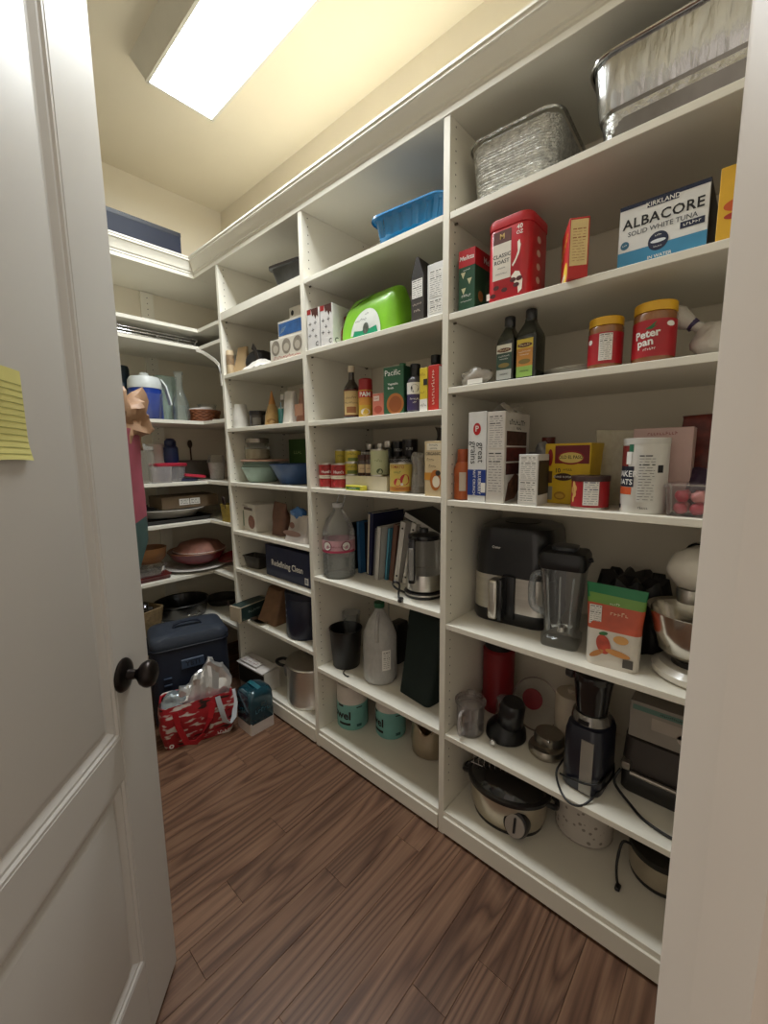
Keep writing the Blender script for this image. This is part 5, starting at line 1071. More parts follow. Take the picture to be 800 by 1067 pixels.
m = M(); m.loft([[wob(p, .004 + .006 * k, 14, 3) for p in rrect(.10 - .01 * k, .08 - .045 * k, .015, .15 * k, 0, .045, 5)] for k in (0, .15, .4, .6, .8, .92, 1)]); t.part('paper_bag', m, mat('#cfc9bf', .6, bump=.3, bscale=30), 50); t.panel(mat('#8d8478', .5), -.04, .0, .11, .135, y=-.004); t.panel(mat('#55707a', .5), -.045, -.035, .01, .1, y=-.003)
t = S('brown_sugar_bag', 'brown plastic bag of sugar against the upright', 'bag', 1.565, .03, z, 0)
m = M(); m.loft([[wob(p, .004 + .004 * k, 18, 5) for p in rrect(.09 - .01 * k, .08 - .05 * k, .015, .15 * k, 0, .045, 5)] for k in (0, .15, .4, .6, .8, .92, 1)]); t.part('bag', m, mat('#8a5a44', .35, var=.2, coat=.3), 50); t.panel(mat('#a87a60', .5), -.03, .03, .03, .08, y=-.003)
z = Z3[3]
t = S('mixing_bowls', 'nested pale mint mixing bowls', 'bowls', 1.955, .035, z)
for k in range(4):
    m = M(); R = .14 - .006 * k; m.lathe([(R * .6, .0), (R * .66, .003), (R * .95, .075), (R, .08), (R * .97, .082), (R * .9, .075), (R * .6, .008), (.001, .006)], 40, 0, .145); t.part('bowl', m, mat('#9fb5a8', .35), loc=(0, 0, k * .010))
t = S('pink_board', 'thin round pink tray lying on the mint bowls', 'tray', 1.955, .03, z + .1125)
t.part('disc', M().lathe([(.145, 0), (.15, .003), (.15, .009), (.145, .011), (.001, .011)], 40, 0, .15), mat('#c9a08c', .45))
t = S('glass_storage_jar', 'wide glass jar of flour with silver lid on the pink tray', 'jar', 2.02, .09, z + .124)
t.part('jar_body', M().lathe([(.088, 0), (.092, .004), (.092, .07), (.08, .085), (.078, .09)], 36, 0, .092), clear('#dfe3dc', .14)); t.part('flour', M().lathe([(.086, .003), (.088, .006), (.088, .055), (.001, .06)], 30, 0, .092), mat('#b9ac8e', .8))
t.part('lid', M().lathe([(.083, .088), (.085, .09), (.085, .112), (.08, .115), (.001, .115)], 36, 0, .092), mat('#9c948a', .3, .8))
t = S('navy_bowl', 'large navy blue mixing bowl against the upright', 'bowl', 1.652, .02, z)
R = .15; t.part('bowl', M().lathe([(R * .62, 0), (R * .66, .004), (R * .95, .09), (R, .098), (R * 1.0, .102), (R * .95, .1), (R * .6, .01), (.001, .008)], 44, 0, R), mat('#2f4a72', .4))
t = S('green_carton', 'green carton standing behind the navy bowl', 'box', 1.6, .325, z, 0)
carton(t, .19, .05, .235, mat('#4a6b35', .5)); t.panel(mat('#8aa845', .5), -.095, .095, .06, .1); t.marks(4, .035, mat('#b8c98a', .5), -.01, .16)
z = Z3[4]
t = S('printed_white_box', 'white carton with green print and brown picture', 'box', 1.985, .06, z, -8)
carton(t, .29, .12, .15, mat('#cfc8bc', .5)); t.panel(mat('#7a8a72', .5, var=.4, scale=60), -.13, -.03, .02, .11); t.panel(mat('#7d4a38', .5, var=.4, scale=50), .03, .13, .015, .09, shape='ell'); t.panel(mat('#5a4a40', .5), -.03, .1, .115, .13)
t.marks(9, .022, mat('#6b5a4a', .5), -.02, .135)
t = S('brown_paper_pouch', 'brown paper pouch leaning between carton and chip bag', 'bag', 1.76, .07, z, 0)
pouch(t, .12, .07, .17, mat('#6b4a3a', .6, var=.2), seed=24, amp=.008)
t = S('baking_chip_bag', 'white and blue bag of baking chips in front of the upright', 'bag', 1.612, .02, z, 0)
m = M(); m.loft([[wob(p, .008, 14, 6) for p in rrect(.18 - .02 * k, .1 - .07 * k, .03, .13 * k, 0, .055, 5)] for k in (0, .15, .4, .6, .8, .92, 1)]); t.part('bag', m, mat('#c2b8b0', .4, var=.15, coat=.3), 50)
t.panel(mat('#7a5548', .5), -.02, .02, .07, .1, y=-.004, shape='ell'); t.panel(mat('#8d6f62', .5), -.07, .07, .03, .06, y=-.007, shape='ell')
m = M(); m.blob((-.02, .055, .135), (.045, .025, .03), .25, 6, 30, 20); t.part('blue_rolled_top', m, mat('#3a6ca8', .35, coat=.3), 50)
z = Z3[5]
t = S('dark_loaf_pan', 'dark grey metal loaf pan at the back of the shelf', 'pan', 2.06, .06, z, 8)
rr = lambda w_, d_, zz: rrect(w_, d_, .015, zz, 0, .1, 4)
m = M(); m.loft([rr(.18, .10, 0), rr(.22, .135, .065), rr(.235, .15, .067), rr(.235, .15, .071), rr(.215, .13, .07), rr(.178, .096, .005)]); t.part('pan_wall', m, mat('#47423d', .4, .5))
t = S('navy_soap_box', 'long navy carton with white lettering', 'box', 1.738, .045, z, -1)
carton(t, .385, .15, .165, mat('#1b2140', .45)); t.text('Redefining Clean', .044, PAPER, 0, .075, bold=.02, sx=.92); t.panel(PAPER, .15, .178, .012, .045); t.panel(mat('#8d9199', .5), .155, .173, .018, .04, off=.001)
z = Z3[6]
t = S('narrow_product_box', 'narrow tan and dark green carton sticking out over the shelf edge', 'box', 2.105, -.055, z, 10)
carton(t, .085, .22, .085, mat('#b5a68f', .5)); t.panel(mat('#1e3330', .5), .01, .2, .004, .081, .0425, 'R'); t.panel(mat('#1e3330', .5), -.04, .04, .01, .2, .085, 'T'); t.marks(7, .022, mat('#9aa89f', .5), .1, .045, .0425, 'R')
t = S('brown_paper_bag', 'crumpled brown paper bag folded over the shelf front', 'bag', 1.87, .03, z, 0)
m = M(); m.loft([[wob(p, .010, 12, 8) for p in rrect(.2 - .04 * k, .12 - .07 * k, .02, .17 * k, -.03 * k, .075 + .06 * k, 6)] for k in (0, .12, .3, .5, .7, .85, 1)]); m.v = [(p[0], p[1], max(0.0005, p[2])) for p in m.v]; t.part('paper_bag', m, mat('#7a5a40', .75, var=.15, bump=.4, bscale=25), 40)
t = S('woven_basket', 'brown woven basket at the back behind the paper bag', 'basket', 2.0, .2, z, 0)
R = .09; n = 14
for k in range(n):
    m = M(); zz = .01 + k * .012; m.tube([((R * (.85 + .01 * k) + .003 * math.cos(b * 12 + k * PI)) * math.cos(b), R + (R * (.85 + .01 * k) + .003 * math.cos(b * 12 + k * PI)) * math.sin(b), zz) for b in [i * 2 * PI / 48 for i in range(48)]], .006, 6, closed=True); t.part('woven_ring', m, mat('#5a3f2a', .7, var=.2), 60)
t = S('steel_baking_tray', 'steel tray edge lying under the paper bag', 'tray', 1.98, .005, z, 0)
m = M(); m.loft([rrect(.10, .24, .02, 0, 0, .13), rrect(.12, .26, .02, .012, 0, .13), rrect(.13, .27, .02, .012, 0, .13), rrect(.118, .258, .02, .01, 0, .13)], 0, True, False); t.part('tray', m, STEEL)
t = S('navy_cookie_tin', 'tall navy blue canister at the shelf edge by the upright', 'canister', 1.617, .012, z)
R = .105; t.part('body', M().lathe([(R * .93, 0), (R, .012), (R, .2), (R * .97, .205)], 40, 0, R), mat('#151a30', .4)); t.part('lid', M().lathe([(R * .98, .203), (R * 1.01, .206), (R * 1.01, .232), (R * .96, .238), (.001, .239)], 40, 0, R), mat('#12162a', .4))
for a, b, r_ in ((-.05, .18, .012), (-.035, .145, .009), (-.035, .115, .008)): t.panel(mat('#9aa3b0', .4, .3), a - r_, a + r_, b - r_ * .8, b + r_ * .8, R=R, cy=R, shape='ell')
z = Z3[7]
t = S('steel_stock_pot', 'tall stainless stock pot with lid and black side handle', 'pot', 1.665, .012, z)
R = .135; t.part('pot_wall', M().lathe([(R * .95, 0), (R, .006), (R, .04), (R * .985, .044), (R * .985, .2), (R * 1.01, .206)], 48, 0, R), mat('#e2dfd8', .38, 1., var=.05, stretch=(1, 1, 20)))
t.part('lid', M().lathe([(R * 1.02, .205), (R * 1.03, .21), (R * 1.0, .216), (R * .6, .236), (.02, .242), (.001, .242)], 48, 0, R), STEEL)
t.part('lid_handle', M().tube([(-.04, R, .236), (-.035, R, .262), (.035, R, .262), (.04, R, .236)], .007, 8), BLACK, 60)
t.part('side_handle', M().tube([(-.10, .045, .175), (-.135, .02, .185), (-.17, .03, .19), (-.165, .07, .188), (-.125, .085, .178)], .009, 8), BLACK, 60)
t.part('rivet_plate', M().rbox(-.105, -.08, .026, .05, .13, .185, .004, 2), STEEL)
t = S('tissue_carton', 'open white carton with printed flap behind the teal pack', 'box', 2.03, -.02, z, 3)
carton(t, .25, .1, .115, mat('#c9c3ba', .55)); t.panel(mat('#33302e', .5, var=.3), -.12, .12, .004, .1)
m = M(); m.loft([[(-.125, -.012, .117), (.125, -.012, .117), (.125, .09, .128), (-.125, .09, .128)], [(-.125, -.012, .119), (.125, -.012, .119), (.125, .09, .13), (-.125, .09, .13)]]); fl_ = t.part('flap', m, mat('#cfc9c4', .55))
t.facts(-.11, .05, .0, .06, .131, 'T', rows=5, bg=mat('#cfc9c4', .55), ink=mat('#8a6a66', .5))
t = S('tinsel_bunch', 'bunch of olive green tinsel on the bottom shelf', 'tinsel', 2.07, .19, z)
rr_ = random.Random(5); tin_ = M()
for k in range(90):
    a = rr_.uniform(0, 2 * PI); r_ = rr_.uniform(.0, .06); x, y_ = r_ * math.cos(a), .06 + r_ * math.sin(a); hh = rr_.uniform(.05, .16)
    tin_.strip([(x, y_, .002), (x + rr_.uniform(-.03, .03), y_ + rr_.uniform(-.03, .03), hh * .6), (x + rr_.uniform(-.05, .05), y_ + rr_.uniform(-.05, .03), hh)], .006, .0006, (rr_.uniform(-1, 1), rr_.uniform(-1, 1), .1))
kind(t.part('tinsel_strands', tin_, mat('#55602f', .4, var=.4, scale=40), 0), 'stuff')
# ================================================================== CORNER SHELVES (back wall)
t = B('navy_box', 'flat navy blue box standing on top of the corner shelving', 'box', .8, .02, 2.3825)
t.part('carton', M().rbox(-.28, .30, 0, .05, 0, .205, .002, 1), mat('#141b2e', .55, var=.15, scale=6, spec=.3)); t.part('lid_edge', M().rbox(-.281, .301, -.001, .051, .185, .206, .001, 1), mat('#0d1220', .5))
z = ZC[1]
for k in range(3):
    t = B('cooling_rack', ('chrome wire cooling rack at the bottom of its stack', 'chrome wire cooling rack in the middle of its stack', 'chrome wire cooling rack on top of its stack')[k], 'rack', .93 + .012 * k, .02 + .006 * k, z + .017 * k, 0, 'stack of cooling racks')
    m = M(); m.tube([(p[0], p[1], .012) for p in rrect(.43, .28, .02, 0, 0, .15, 4)], .0024, 6, closed=True); t.part('frame', m, CHROME, 60)
    wires = M()
    for i in range(22):
        x = -.2 + i * .019; wires.tube([(x, .012, .0125), (x, .288, .0125)], .0011, 5)
    kind(t.part('cross_wires', wires, CHROME, 60), 'stuff')
    for sx_ in (-.2, -.1, 0, .1, .2):
        m = M(); m.tube([(sx_, .011, .012), (sx_, .008, .0018), (sx_ + .008, .008, .0018), (sx_ + .008, .011, .012)], .0017, 6); t.part('foot', m, CHROME, 60)
t = B('dark_oven_tray', 'dark metal oven tray behind the cooling racks', 'tray', .92, .35, z); t.part('tray', M().rbox(-.2, .2, 0, .02, 0, .06, .004, 2), mat('#26221f', .4))
z = ZC[2]
BLUJ = mat('#17388f', .35, var=.08)
t = B('blue_beverage_jug', 'bright blue insulated drink jug with white lid and spout', 'jug', .9, .07, z)
R = .082; t.part('jug_body', M().lathe([(R * .93, 0), (R, .008), (R, .175)], 36, 0, R), BLUJ)
t.part('lid', M().lathe([(R * 1.03, .172), (R * 1.04, .178), (R * 1.02, .215), (R * .88, .235), (R * .3, .243), (R * .28, .256), (R * .2, .26), (.001, .26)], 36, 0, R), mat('#cfd3d0', .4))
m = M(); m.strip([(.07, R * .6, .225), (.092, R * .5, .19), (.105, R * .4, .12), (.112, R * .4, .09)], .035, .008, (0, 1, 0)); t.part('handle', m, mat('#d3d6d3', .4), 60)
t = B('navy_thermos', 'tall dark teal insulated bottle behind the clear box', 'bottle', .815, .22, z)
bottle(t, [(.042, 0), (.045, .005), (.045, .2), (.04, .215)], mat('#17303f', .4), [(.046, .21), (.047, .215), (.047, .285), (.043, .3), (.001, .302)], mat('#10222e', .4))
t = B('clear_storage_box', 'clear rounded plastic container at the front of the shelf', 'container', .845, .0, z, 0)
rr = lambda w_, d_, zz: rrect(w_, d_, .03, zz, 0, .055, 6)
m = M(); m.loft([rr(.17, .08, 0), rr(.18, .09, .004), rr(.2, .1, .13), rr(.205, .105, .135), rr(.197, .098, .135), rr(.176, .086, .008)]); t.part('tub', m, clear('#e6ebf0', .06, .05)); 
t = B('mint_pitcher', 'pale mint plastic pitcher behind the glass carafe', 'pitcher', 1.04, .19, z)
m = M(); m.loft([rrect(.1, .09, .02, 0, 0, .05), rrect(.115, .1, .02, .26, 0, .05), rrect(.12, .105, .02, .265, 0, .05), rrect(.11, .095, .02, .265, 0, .05)]); t.part('body', m, clear('#b9cfc2', .5, .2))
t = B('glass_carafe', 'slender clear glass carafe with flared neck', 'carafe', 1.075, .075, z)
t.part('glass', M().lathe([(.04, 0), (.047, .004), (.05, .05), (.046, .11), (.024, .17), (.019, .2), (.021, .25), (.027, .285), (.0255, .285), (.0175, .2), (.0225, .17), (.044, .11), (.047, .05), (.044, .008), (.001, .007)], 36, 0, .05), clear('#dfeae4', .14, .03))
t.part('water', M().lathe([(.043, .009), (.0465, .05), (.0435, .09), (.001, .09)], 30, 0, .05), clear('#c9d8ce', .2, .03))
t = B('wicker_bread_basket', 'low brown wicker basket with folded white linen', 'basket', 1.225, .06, z)
R = .098; WK = mat('#7a4526', .6, var=.25, scale=30)
for k in range(8):
    m = M(); m.tube([((R * (.82 + .022 * k) + .003 * math.cos(b * 14 + k * PI)) * math.cos(b), R + (R * (.82 + .022 * k) + .003 * math.cos(b * 14 + k * PI)) * math.sin(b), .006 + k * .0095) for b in [i * 2 * PI / 56 for i in range(56)]], .0055, 6, closed=True); t.part('woven_ring', m, WK, 60)
t.part('basket_floor', M().lathe([(R * .8, .002), (R * .8, .006), (.001, .006)], 24, 0, R), WK)
m = M(); m.blob((0, R, .075), (.075, .07, .022), .2, 4, 3, 22); t.part('linen', m, mat('#c9c2b8', .8), 60)
m = M(); m.lathe([(.05, .0), (.058, .03), (.055, .03), (.047, .004), (.001, .003)], 28); t.part('glass_bowl', m, GLASS, loc=(.04, R + .03, .088))
t = B('white_label_card', 'small white card at the shelf front under the wicker basket', 'card', 1.262, .012, z, 0); t.part('card', M().rbox(-.04, .04, 0, .03, 0, .018, .002, 1), mat('#cfc9be', .6))
# strap
m = M(); m.strip([(1.13, 2.432, 1.982), (1.15, 2.40, 1.968), (1.14, 2.32, 1.935), (1.142, 2.25, 1.9), (1.144, 2.21, 1.87), (1.144, 2.2, 1.82), (1.146, 2.196, 1.76)], .018, .003, (0, .25, 1))
tag(m.build('white_strap', mat('#d8d4ca', .5), None, 60), 'white plastic strap drooping from the corner shelf to the upright', 'strap')

z = ZC[3]
t = B('glass_storage_canister', 'tall clear glass canister with glass lid in the corner', 'jar', .838, .03, z)
t.part('glass', M().lathe([(.048, 0), (.052, .004), (.052, .16), (.046, .175), (.046, .18)], 32, 0, .052), clear('#d6d6cf', .2, .06)); t.part('lid', M().lathe([(.05, .178), (.052, .182), (.05, .2), (.02, .206), (.012, .215), (.001, .216)], 32, 0, .052), clear('#dadad4', .3, .05))
t = B('kitchen_paper_roll', 'white kitchen paper roll at the back of the corner shelf', 'paper roll', .965, .2, z); t.part('roll', M().lathe([(.045, 0), (.05, .004), (.05, .215), (.045, .22), (.018, .22), (.017, .21), (.001, .21)], 30, 0, .05), mat('#bfb7ae', .8))
t = B('navy_sports_bottle', 'navy blue squeeze bottle with cap on the corner shelf', 'bottle', 1.03, .16, z); bottle(t, [(.038, 0), (.041, .005), (.041, .1), (.038, .11), (.041, .12), (.041, .195), (.03, .21)], mat('#1b2a52', .4), [(.031, .208), (.032, .212), (.032, .235), (.02, .25), (.001, .252)], mat('#18244a', .4))
t = B('food_tub', 'clear plastic food tub with red lid', 'container', .975, .045, z)
rr = lambda w_, d_, zz: rrect(w_, d_, .025, zz, 0, .07, 5)
m = M(); m.loft([rr(.13, .1, 0), rr(.14, .11, .004), rr(.165, .13, .09)]); t.part('tub', m, clear('#cfc9c9', .3, .15)); m = M(); m.loft([rr(.172, .137, .09), rr(.175, .14, .094), rr(.175, .14, .105), rr(.16, .125, .108)]); t.part('lid', m, mat('#a82238', .4))
t = B('square_food_tub', 'cloudy plastic food tub next to the glass canister', 'container', .873, -.02 + .03, z); t.o.location = (.90, BACK_F + .005, z)
m = M(); m.loft([rrect(.1, .03, .01, 0, 0, .018), rrect(.115, .034, .012, .085, 0, .018), rrect(.12, .036, .012, .09, 0, .018)]); t.part('tub', m, clear('#c4bdbd', .35, .2))
t = B('plastic_disc', 'loose red plastic lid resting on a dark blue one', 'lid', 1.1, .05, z + .022, -12, tilt=(.0, .12)); m = M(); m.loft([rrect(.12, .1, .025, 0, 0, .05, 5), rrect(.126, .106, .027, .003, 0, .05, 5), rrect(.126, .106, .027, .014, 0, .05, 5), rrect(.11, .09, .02, .016, 0, .05, 5)]); t.part('lid', m, mat('#b8283f', .4))
t = B('plastic_disc', 'dark blue plastic lid lying under the red lid', 'lid', 1.07, .035, z, 0); t.part('lid', M().lathe([(.052, 0), (.056, .003), (.056, .013), (.05, .016), (.001, .016)], 32, 0, .056), mat('#18203c', .4))
t = B('grey_bakeware', 'long grey metal bakeware box at the back of the corner shelf', 'pan', 1.2, .26, z); t.part('pan', M().rbox(-.17, .1, 0, .1, 0, .12, .008, 2), mat('#5f5850', .5, .3))
t = B('deli_container', 'white plastic deli container with clear lid near the upright', 'container', 1.252, .03, z)
m = M(); m.lathe([(.038, 0), (.041, .003), (.052, .1), (.055, .102), (.055, .106), (.05, .106)], 30, 0, .055); t.part('tub', m, clear('#cfcac4', .55, .2)); t.part('lid', M().lathe([(.056, .104), (.057, .108), (.05, .125), (.045, .15), (.001, .152)], 30, 0, .055), clear('#c4bfba', .25, .1))
t = B('wooden_spoon', 'long dark wooden spoon standing against the back wall', 'spoon', 1.22, .36, z); m = M(); m.tube([(0, 0, .0), (0, .008, .2)], .005, 8); t.part('handle', m, mat('#4a3524', .6)); m = M(); m.blob((0, .01, .225), (.016, .006, .028), .02, 2, 1, 14); t.part('spoon_bowl', m, mat('#4a3524', .6), 60)

z = ZC[4]
t = B('black_sheet_pan', 'large dark sheet pan under the white platter', 'pan', .96, .03, z)
m = M(); m.loft([rrect(.42, .32, .03, 0, 0, .17, 5), rrect(.45, .34, .035, .022, 0, .17, 5), rrect(.465, .35, .04, .024, 0, .17, 5), rrect(.445, .335, .035, .022, 0, .17, 5), rrect(.415, .315, .03, .003, 0, .17, 5)]); t.part('pan', m, mat('#1b1715', .4))
t = B('white_oval_platter', 'large white oval platter below the brown carton', 'platter', .99, .0, z + .026)
t.part('platter', M().lathe([(.13, .0), (.14, .004), (.155, .024), (.2, .045), (.202, .048), (.198, .05), (.15, .03), (.001, .012)], 48, 0, .17, 0, 1, .82), mat('#cbc6bd', .35, coat=.3))
t = B('brown_carton_tray', 'flat brown cardboard carton with two white stickers', 'box', 1.07, .06, z + .078)
carton(t, .33, .2, .07, mat('#6b5842', .6)); t.panel(PAPER, -.07, -.012, .018, .055); t.panel(PAPER, -.008, .05, .018, .055); t.facts(-.068, -.014, .022, .05, y=-.0006, rows=4); t.facts(-.006, .048, .022, .05, y=-.0006, rows=4)
t = B('black_pan_lid', 'black pan lid lying beside the brown carton', 'lid', .84, .07, z + .076); t.part('lid', M().lathe([(.055, 0), (.058, .004), (.04, .018), (.012, .022), (.012, .034), (.001, .036)], 30, 0, .058), BLACK)
t = Thing('yellow_handled_basket', 'small yellow woven basket with a dark handle on the corner shelf', 'basket', (1.15, 2.272, z), math.radians(-90))
YW = mat('#a8903f', .7, var=.2, scale=40)
for k in range(12):
    m = M(); s_ = .9 + .012 * k; m.tube([(p[0] * s_ + .0015 * math.cos(i * PI + k * PI), (p[1] - .055) * s_ + .055, .004 + k * .0085) for i, p in enumerate(rrect(.115, .09, .02, 0, 0, .055, 6))], .0048, 6, closed=True); t.part('woven_band', m, YW, 60)
t.part('basket_floor', M().rbox(-.05, .05, .012, .098, 0, .006, .002, 1), YW); m = M(); m.tube([(-.012, .01, .09), (-.012, .004, .13), (.0, .0, .145), (.01, .004, .13), (.01, .008, .08)], .005, 8); t.part('handle', m, mat('#2d1a12', .5), 60); t.part('liner', M().rbox(-.045, .045, .016, .094, .02, .09, .004, 1), mat('#1d1611', .8))

z = ZC[5]
t = B('glass_baking_dish', 'clear glass baking dish under the wooden bowl', 'dish', .79, .02, z + .028)
m = M(); m.loft([rrect(.2, .26, .04, 0, 0, .15, 6), rrect(.22, .28, .045, .05, 0, .15, 6), rrect(.235, .295, .05, .052, 0, .15, 6), rrect(.215, .275, .045, .048, 0, .15, 6), rrect(.19, .25, .04, .005, 0, .15, 6)]); t.part('dish', m, clear('#c9c9c9', .25, .05))
t = B('red_tray', 'dark red tray under the glass baking dish', 'tray', .80, .015, z); m = M(); m.loft([rrect(.22, .28, .03, 0, 0, .16, 5), rrect(.24, .3, .035, .02, 0, .16, 5), rrect(.25, .31, .04, .024, 0, .16, 5), rrect(.235, .295, .035, .022, 0, .16, 5)]); t.part('tray', m, mat('#5a1a18', .4))
t = B('wooden_bowl', 'light brown turned wooden salad bowl', 'bowl', .845, .06, z + .082)
t.part('bowl', M().lathe([(.06, 0), (.066, .003), (.088, .03), (.093, .07), (.095, .088), (.09, .089), (.083, .04), (.055, .01), (.001, .009)], 40, 0, .1), mat('#8a5f38', .5, var=.2, scale=6, stretch=(1, 1, 6)))
t = B('white_pizza_plate', 'wide white scalloped platter under the red dishes', 'plate', 1.11, -.035, z)
t.part('plate', M().lathe([(.11, 0), (.12, .003), (.19, .018), (.195, .021), (.19, .023), (.115, .009), (.001, .008)], 56, 0, .2), mat('#c9c4bd', .35))
t = B('red_serving_bowl', 'glossy dark red serving bowl with tan rim', 'bowl', 1.135, .0, z + .024)
t.part('bowl', M().lathe([(.08, 0), (.09, .004), (.14, .03), (.165, .07), (.17, .078)], 48, 0, .18), mat('#6b1620', .3, coat=.5)); t.part('rim', M().lathe([(.168, .076), (.174, .08), (.17, .084), (.16, .078), (.12, .03), (.001, .012)], 48, 0, .18), mat('#8a5a3c', .4))
t = B('red_plate', 'bright red plate tilted against the serving bowl', 'plate', 1.32, -.05, z + .036, 0, tilt=(0, -.22)); t.part('plate', M().lathe([(.05, .0), (.07, .004), (.1, .014), (.1, .018), (.06, .008), (.001, .006)], 36, 0, .11), mat('#9c2430', .35, coat=.4))
t = B('pie_crust_plate', 'pinkish brown fluted pie dish lying upside down on the red bowl', 'dish', 1.15, .02, z + .105)
m = M(); rings = []
for r_, zz in ((.148, 0), (.152, .008), (.135, .016), (.115, .045), (.06, .06), (.005, .062)):
    rings.append([((r_ + (.004 * math.cos(b * 18) if r_ > .13 else 0)) * math.cos(b), .155 + (r_ + (.004 * math.cos(b * 18) if r_ > .13 else 0)) * math.sin(b), zz) for b in [i * 2 * PI / 72 for i in range(72)]])
m.loft(rings); t.part('crust', m, mat('#8d5f50', .6, var=.2, scale=20), 50); m = M(); m.tube([(.153 * math.cos(b), .155 + .153 * math.sin(b), .004) for b in [i * 2 * PI / 60 for i in range(60)]], .0035, 6, closed=True); t.part('pale_rim', m, mat('#c9b3a8', .5), 60)

z = ZC[6]
t = B('wicker_basket', 'tan wicker basket filled with silver wrap at the front edge', 'basket', .785, .0, z, 20)
TW = mat('#8a7350', .7, var=.25, scale=40)
for k in range(15):
    m = M(); s_ = .84 + .014 * k; m.tube([((p[0]) * s_ + .002 * math.cos(i * PI + k * PI), (p[1] - .1) * s_ + .1, .006 + k * .0098) for i, p in enumerate(rrect(.16, .19, .03, 0, 0, .1, 7))], .0052, 6, closed=True); t.part('woven_band', m, TW, 60)
t.part('basket_floor', M().rbox(-.06, .06, .03, .17, 0, .006, .002, 1), TW); m = M(); m.blob((0, .09, .14), (.05, .06, .03), .3, 5, 9, 22); t.part('silver_wrap', m, mat('#8d8d90', .2, 1.), 40)
t = B('black_roasting_pan', 'black enamel roasting pan with wire handle', 'pan', 1.02, .03, z)
t.part('pan', M().lathe([(.12, 0), (.132, .006), (.15, .09), (.158, .094), (.154, .1), (.146, .095), (.128, .012), (.001, .01)], 48, 0, .16, 0, 1.02, .95), mat('#141312', .25, coat=.4)); m = M(); m.tube([(.155 * math.cos(b) * 1.02, .16 + .155 * .95 * math.sin(b), .096) for b in [i * 2 * PI / 50 for i in range(50)]], .004, 6, closed=True); t.part('rim', m, mat('#2d2b2a', .3, .5), 60)
t.part('steel_side', M().lathe([(.137, .02), (.149, .08)], 48, 0, .16, 0, 1.025, .955, caps=False), mat('#5c5a58', .3, .9)); m = M(); m.tube([(-.03, .008, .06), (-.03, -.012, .05), (.03, -.012, .05), (.03, .008, .06)], .004, 6); t.part('handle', m, CHROME, 60)
t = B('frying_pan', 'dark frying pan leaning back on the corner shelf by the upright', 'pan', 1.3, .1, z); t.part('pan', M().lathe([(.08, 0), (.09, .003), (.11, .04), (.112, .04), (.09, .006), (.001, .005)], 40, 0, .115), mat('#3a3733', .4, .3)); m = M(); m.tube([(-.02, .01, .035), (-.05, -.06, .05), (-.07, -.1, .05)], .007, 8); t.part('handle', m, mat('#5a4d48', .5), 60)

# ================================================================== ON THE FLOOR
t = Thing('soft_cooler', 'large navy soft-sided cooler with grey lid and front badge', 'cooler', (.85, 2.115, 0), math.radians(-15))
NV = mat('#141b2c', .6, var=.1, scale=30); GV = mat('#303743', .6, var=.08, scale=30)
w, dp = .37, .26
rr = lambda s_, zz, r=.05: rrect(w * s_, dp * s_, r, zz, 0, dp / 2, 6)
m = M(); m.loft([rr(.96, 0), rr(1, .012), rr(1.02, .2), rr(1.0, .40), rr(.985, .415)]); t.part('body', m, NV, 50)
m = M(); m.loft([rr(.99, .415), rr(1.01, .42), rr(1.01, .44), rr(.99, .462), rr(.93, .478), rr(.6, .487)]); t.part('lid', m, GV, 50)
m = M(); m.tube([(p[0], p[1], p[2]) for p in rr(1.02, .418)], .005, 6, closed=True); t.part('zip_seam', m, mat('#121825', .5), 60)
m = M(); m.strip([(-.07, dp * .45, .484), (-.062, dp * .45, .502), (-.03, dp * .45, .513), (.03, dp * .45, .513), (.062, dp * .45, .502), (.07, dp * .45, .484)], .022, .007, (0, 1, 0)); t.part('lid_handle', m, mat('#232a38', .5), 60)
bd = t.part('badge', M().rbox(-.055, .055, -.012, -.002, .305, .355, .003, 1), mat('#39465c', .5)); t.text('YETI', .036, mat('#151b29', .5), 0, .33, y=-.012, parent=bd, bold=.03)
for s_ in (-1, 1):
    for k in range(3): t.part('gear_loop', M().rbox(s_ * .12 - .018, s_ * .12 + .018, -.012, -.002, .20 + k * .035, .207 + k * .035, .001, 1), mat('#2d3a50', .5))
for s_ in (-1, 1):
    m = M(); m.strip([(s_ * .19, dp * .35, .38), (s_ * .203, dp * .4, .41), (s_ * .203, dp * .6, .41), (s_ * .19, dp * .65, .38)], .03, .004, (0, 0, 1)); t.part('side_strap', m, mat('#1d2740', .6), 60)
t = Thing('red_shopping_bag', 'red and white insulated shopping bag with crumpled silver lining', 'bag', (.785, 1.935, 0), math.radians(-19))
rings = []
for i in range(9):
    k = i / 8; rings.append([wob(p, .010 * k + .001, 14, 3) for p in rrect(.31 + .03 * math.sin(k * 2.5), .13 + .03 * math.sin(k * 2.5), .03, .001 + .215 * k, 0, .07, 6)])
top = rings[-1]; inn = [[(p[0] * .95, .07 + (p[1] - .07) * .9, p[2] - .005) for p in top], [(p[0] * .85, .07 + (p[1] - .07) * .75, .08) for p in top]]
m = M(); m.loft(rings + inn)
cam_ = mat('#8e1a20', .35, var=.1).copy(); N_ = cam_.node_tree.nodes; L_ = cam_.node_tree.links; b_ = N_['Principled BSDF']
tc_ = N_.new('ShaderNodeTexCoord'); mp_ = N_.new('ShaderNodeMapping'); mp_.inputs['Scale'].default_value = (9, 9, 26); nz_ = N_.new('ShaderNodeTexNoise'); nz_.inputs['Scale'].default_value = 1.4; nz_.inputs['Detail'].default_value = 2
cr_ = N_.new('ShaderNodeValToRGB'); e_ = cr_.color_ramp.elements; e_[0].color = lin('#2a1512') + (1,); e_[0].position = .36; e_[1].color = lin('#d6cfc6') + (1,); e_[1].position = .68
for p_, c_ in ((.41, '#9c1c24'), (.56, '#a3202a'), (.6, '#cfc4ba')): x_ = e_.new(p_); x_.color = lin(c_) + (1,)
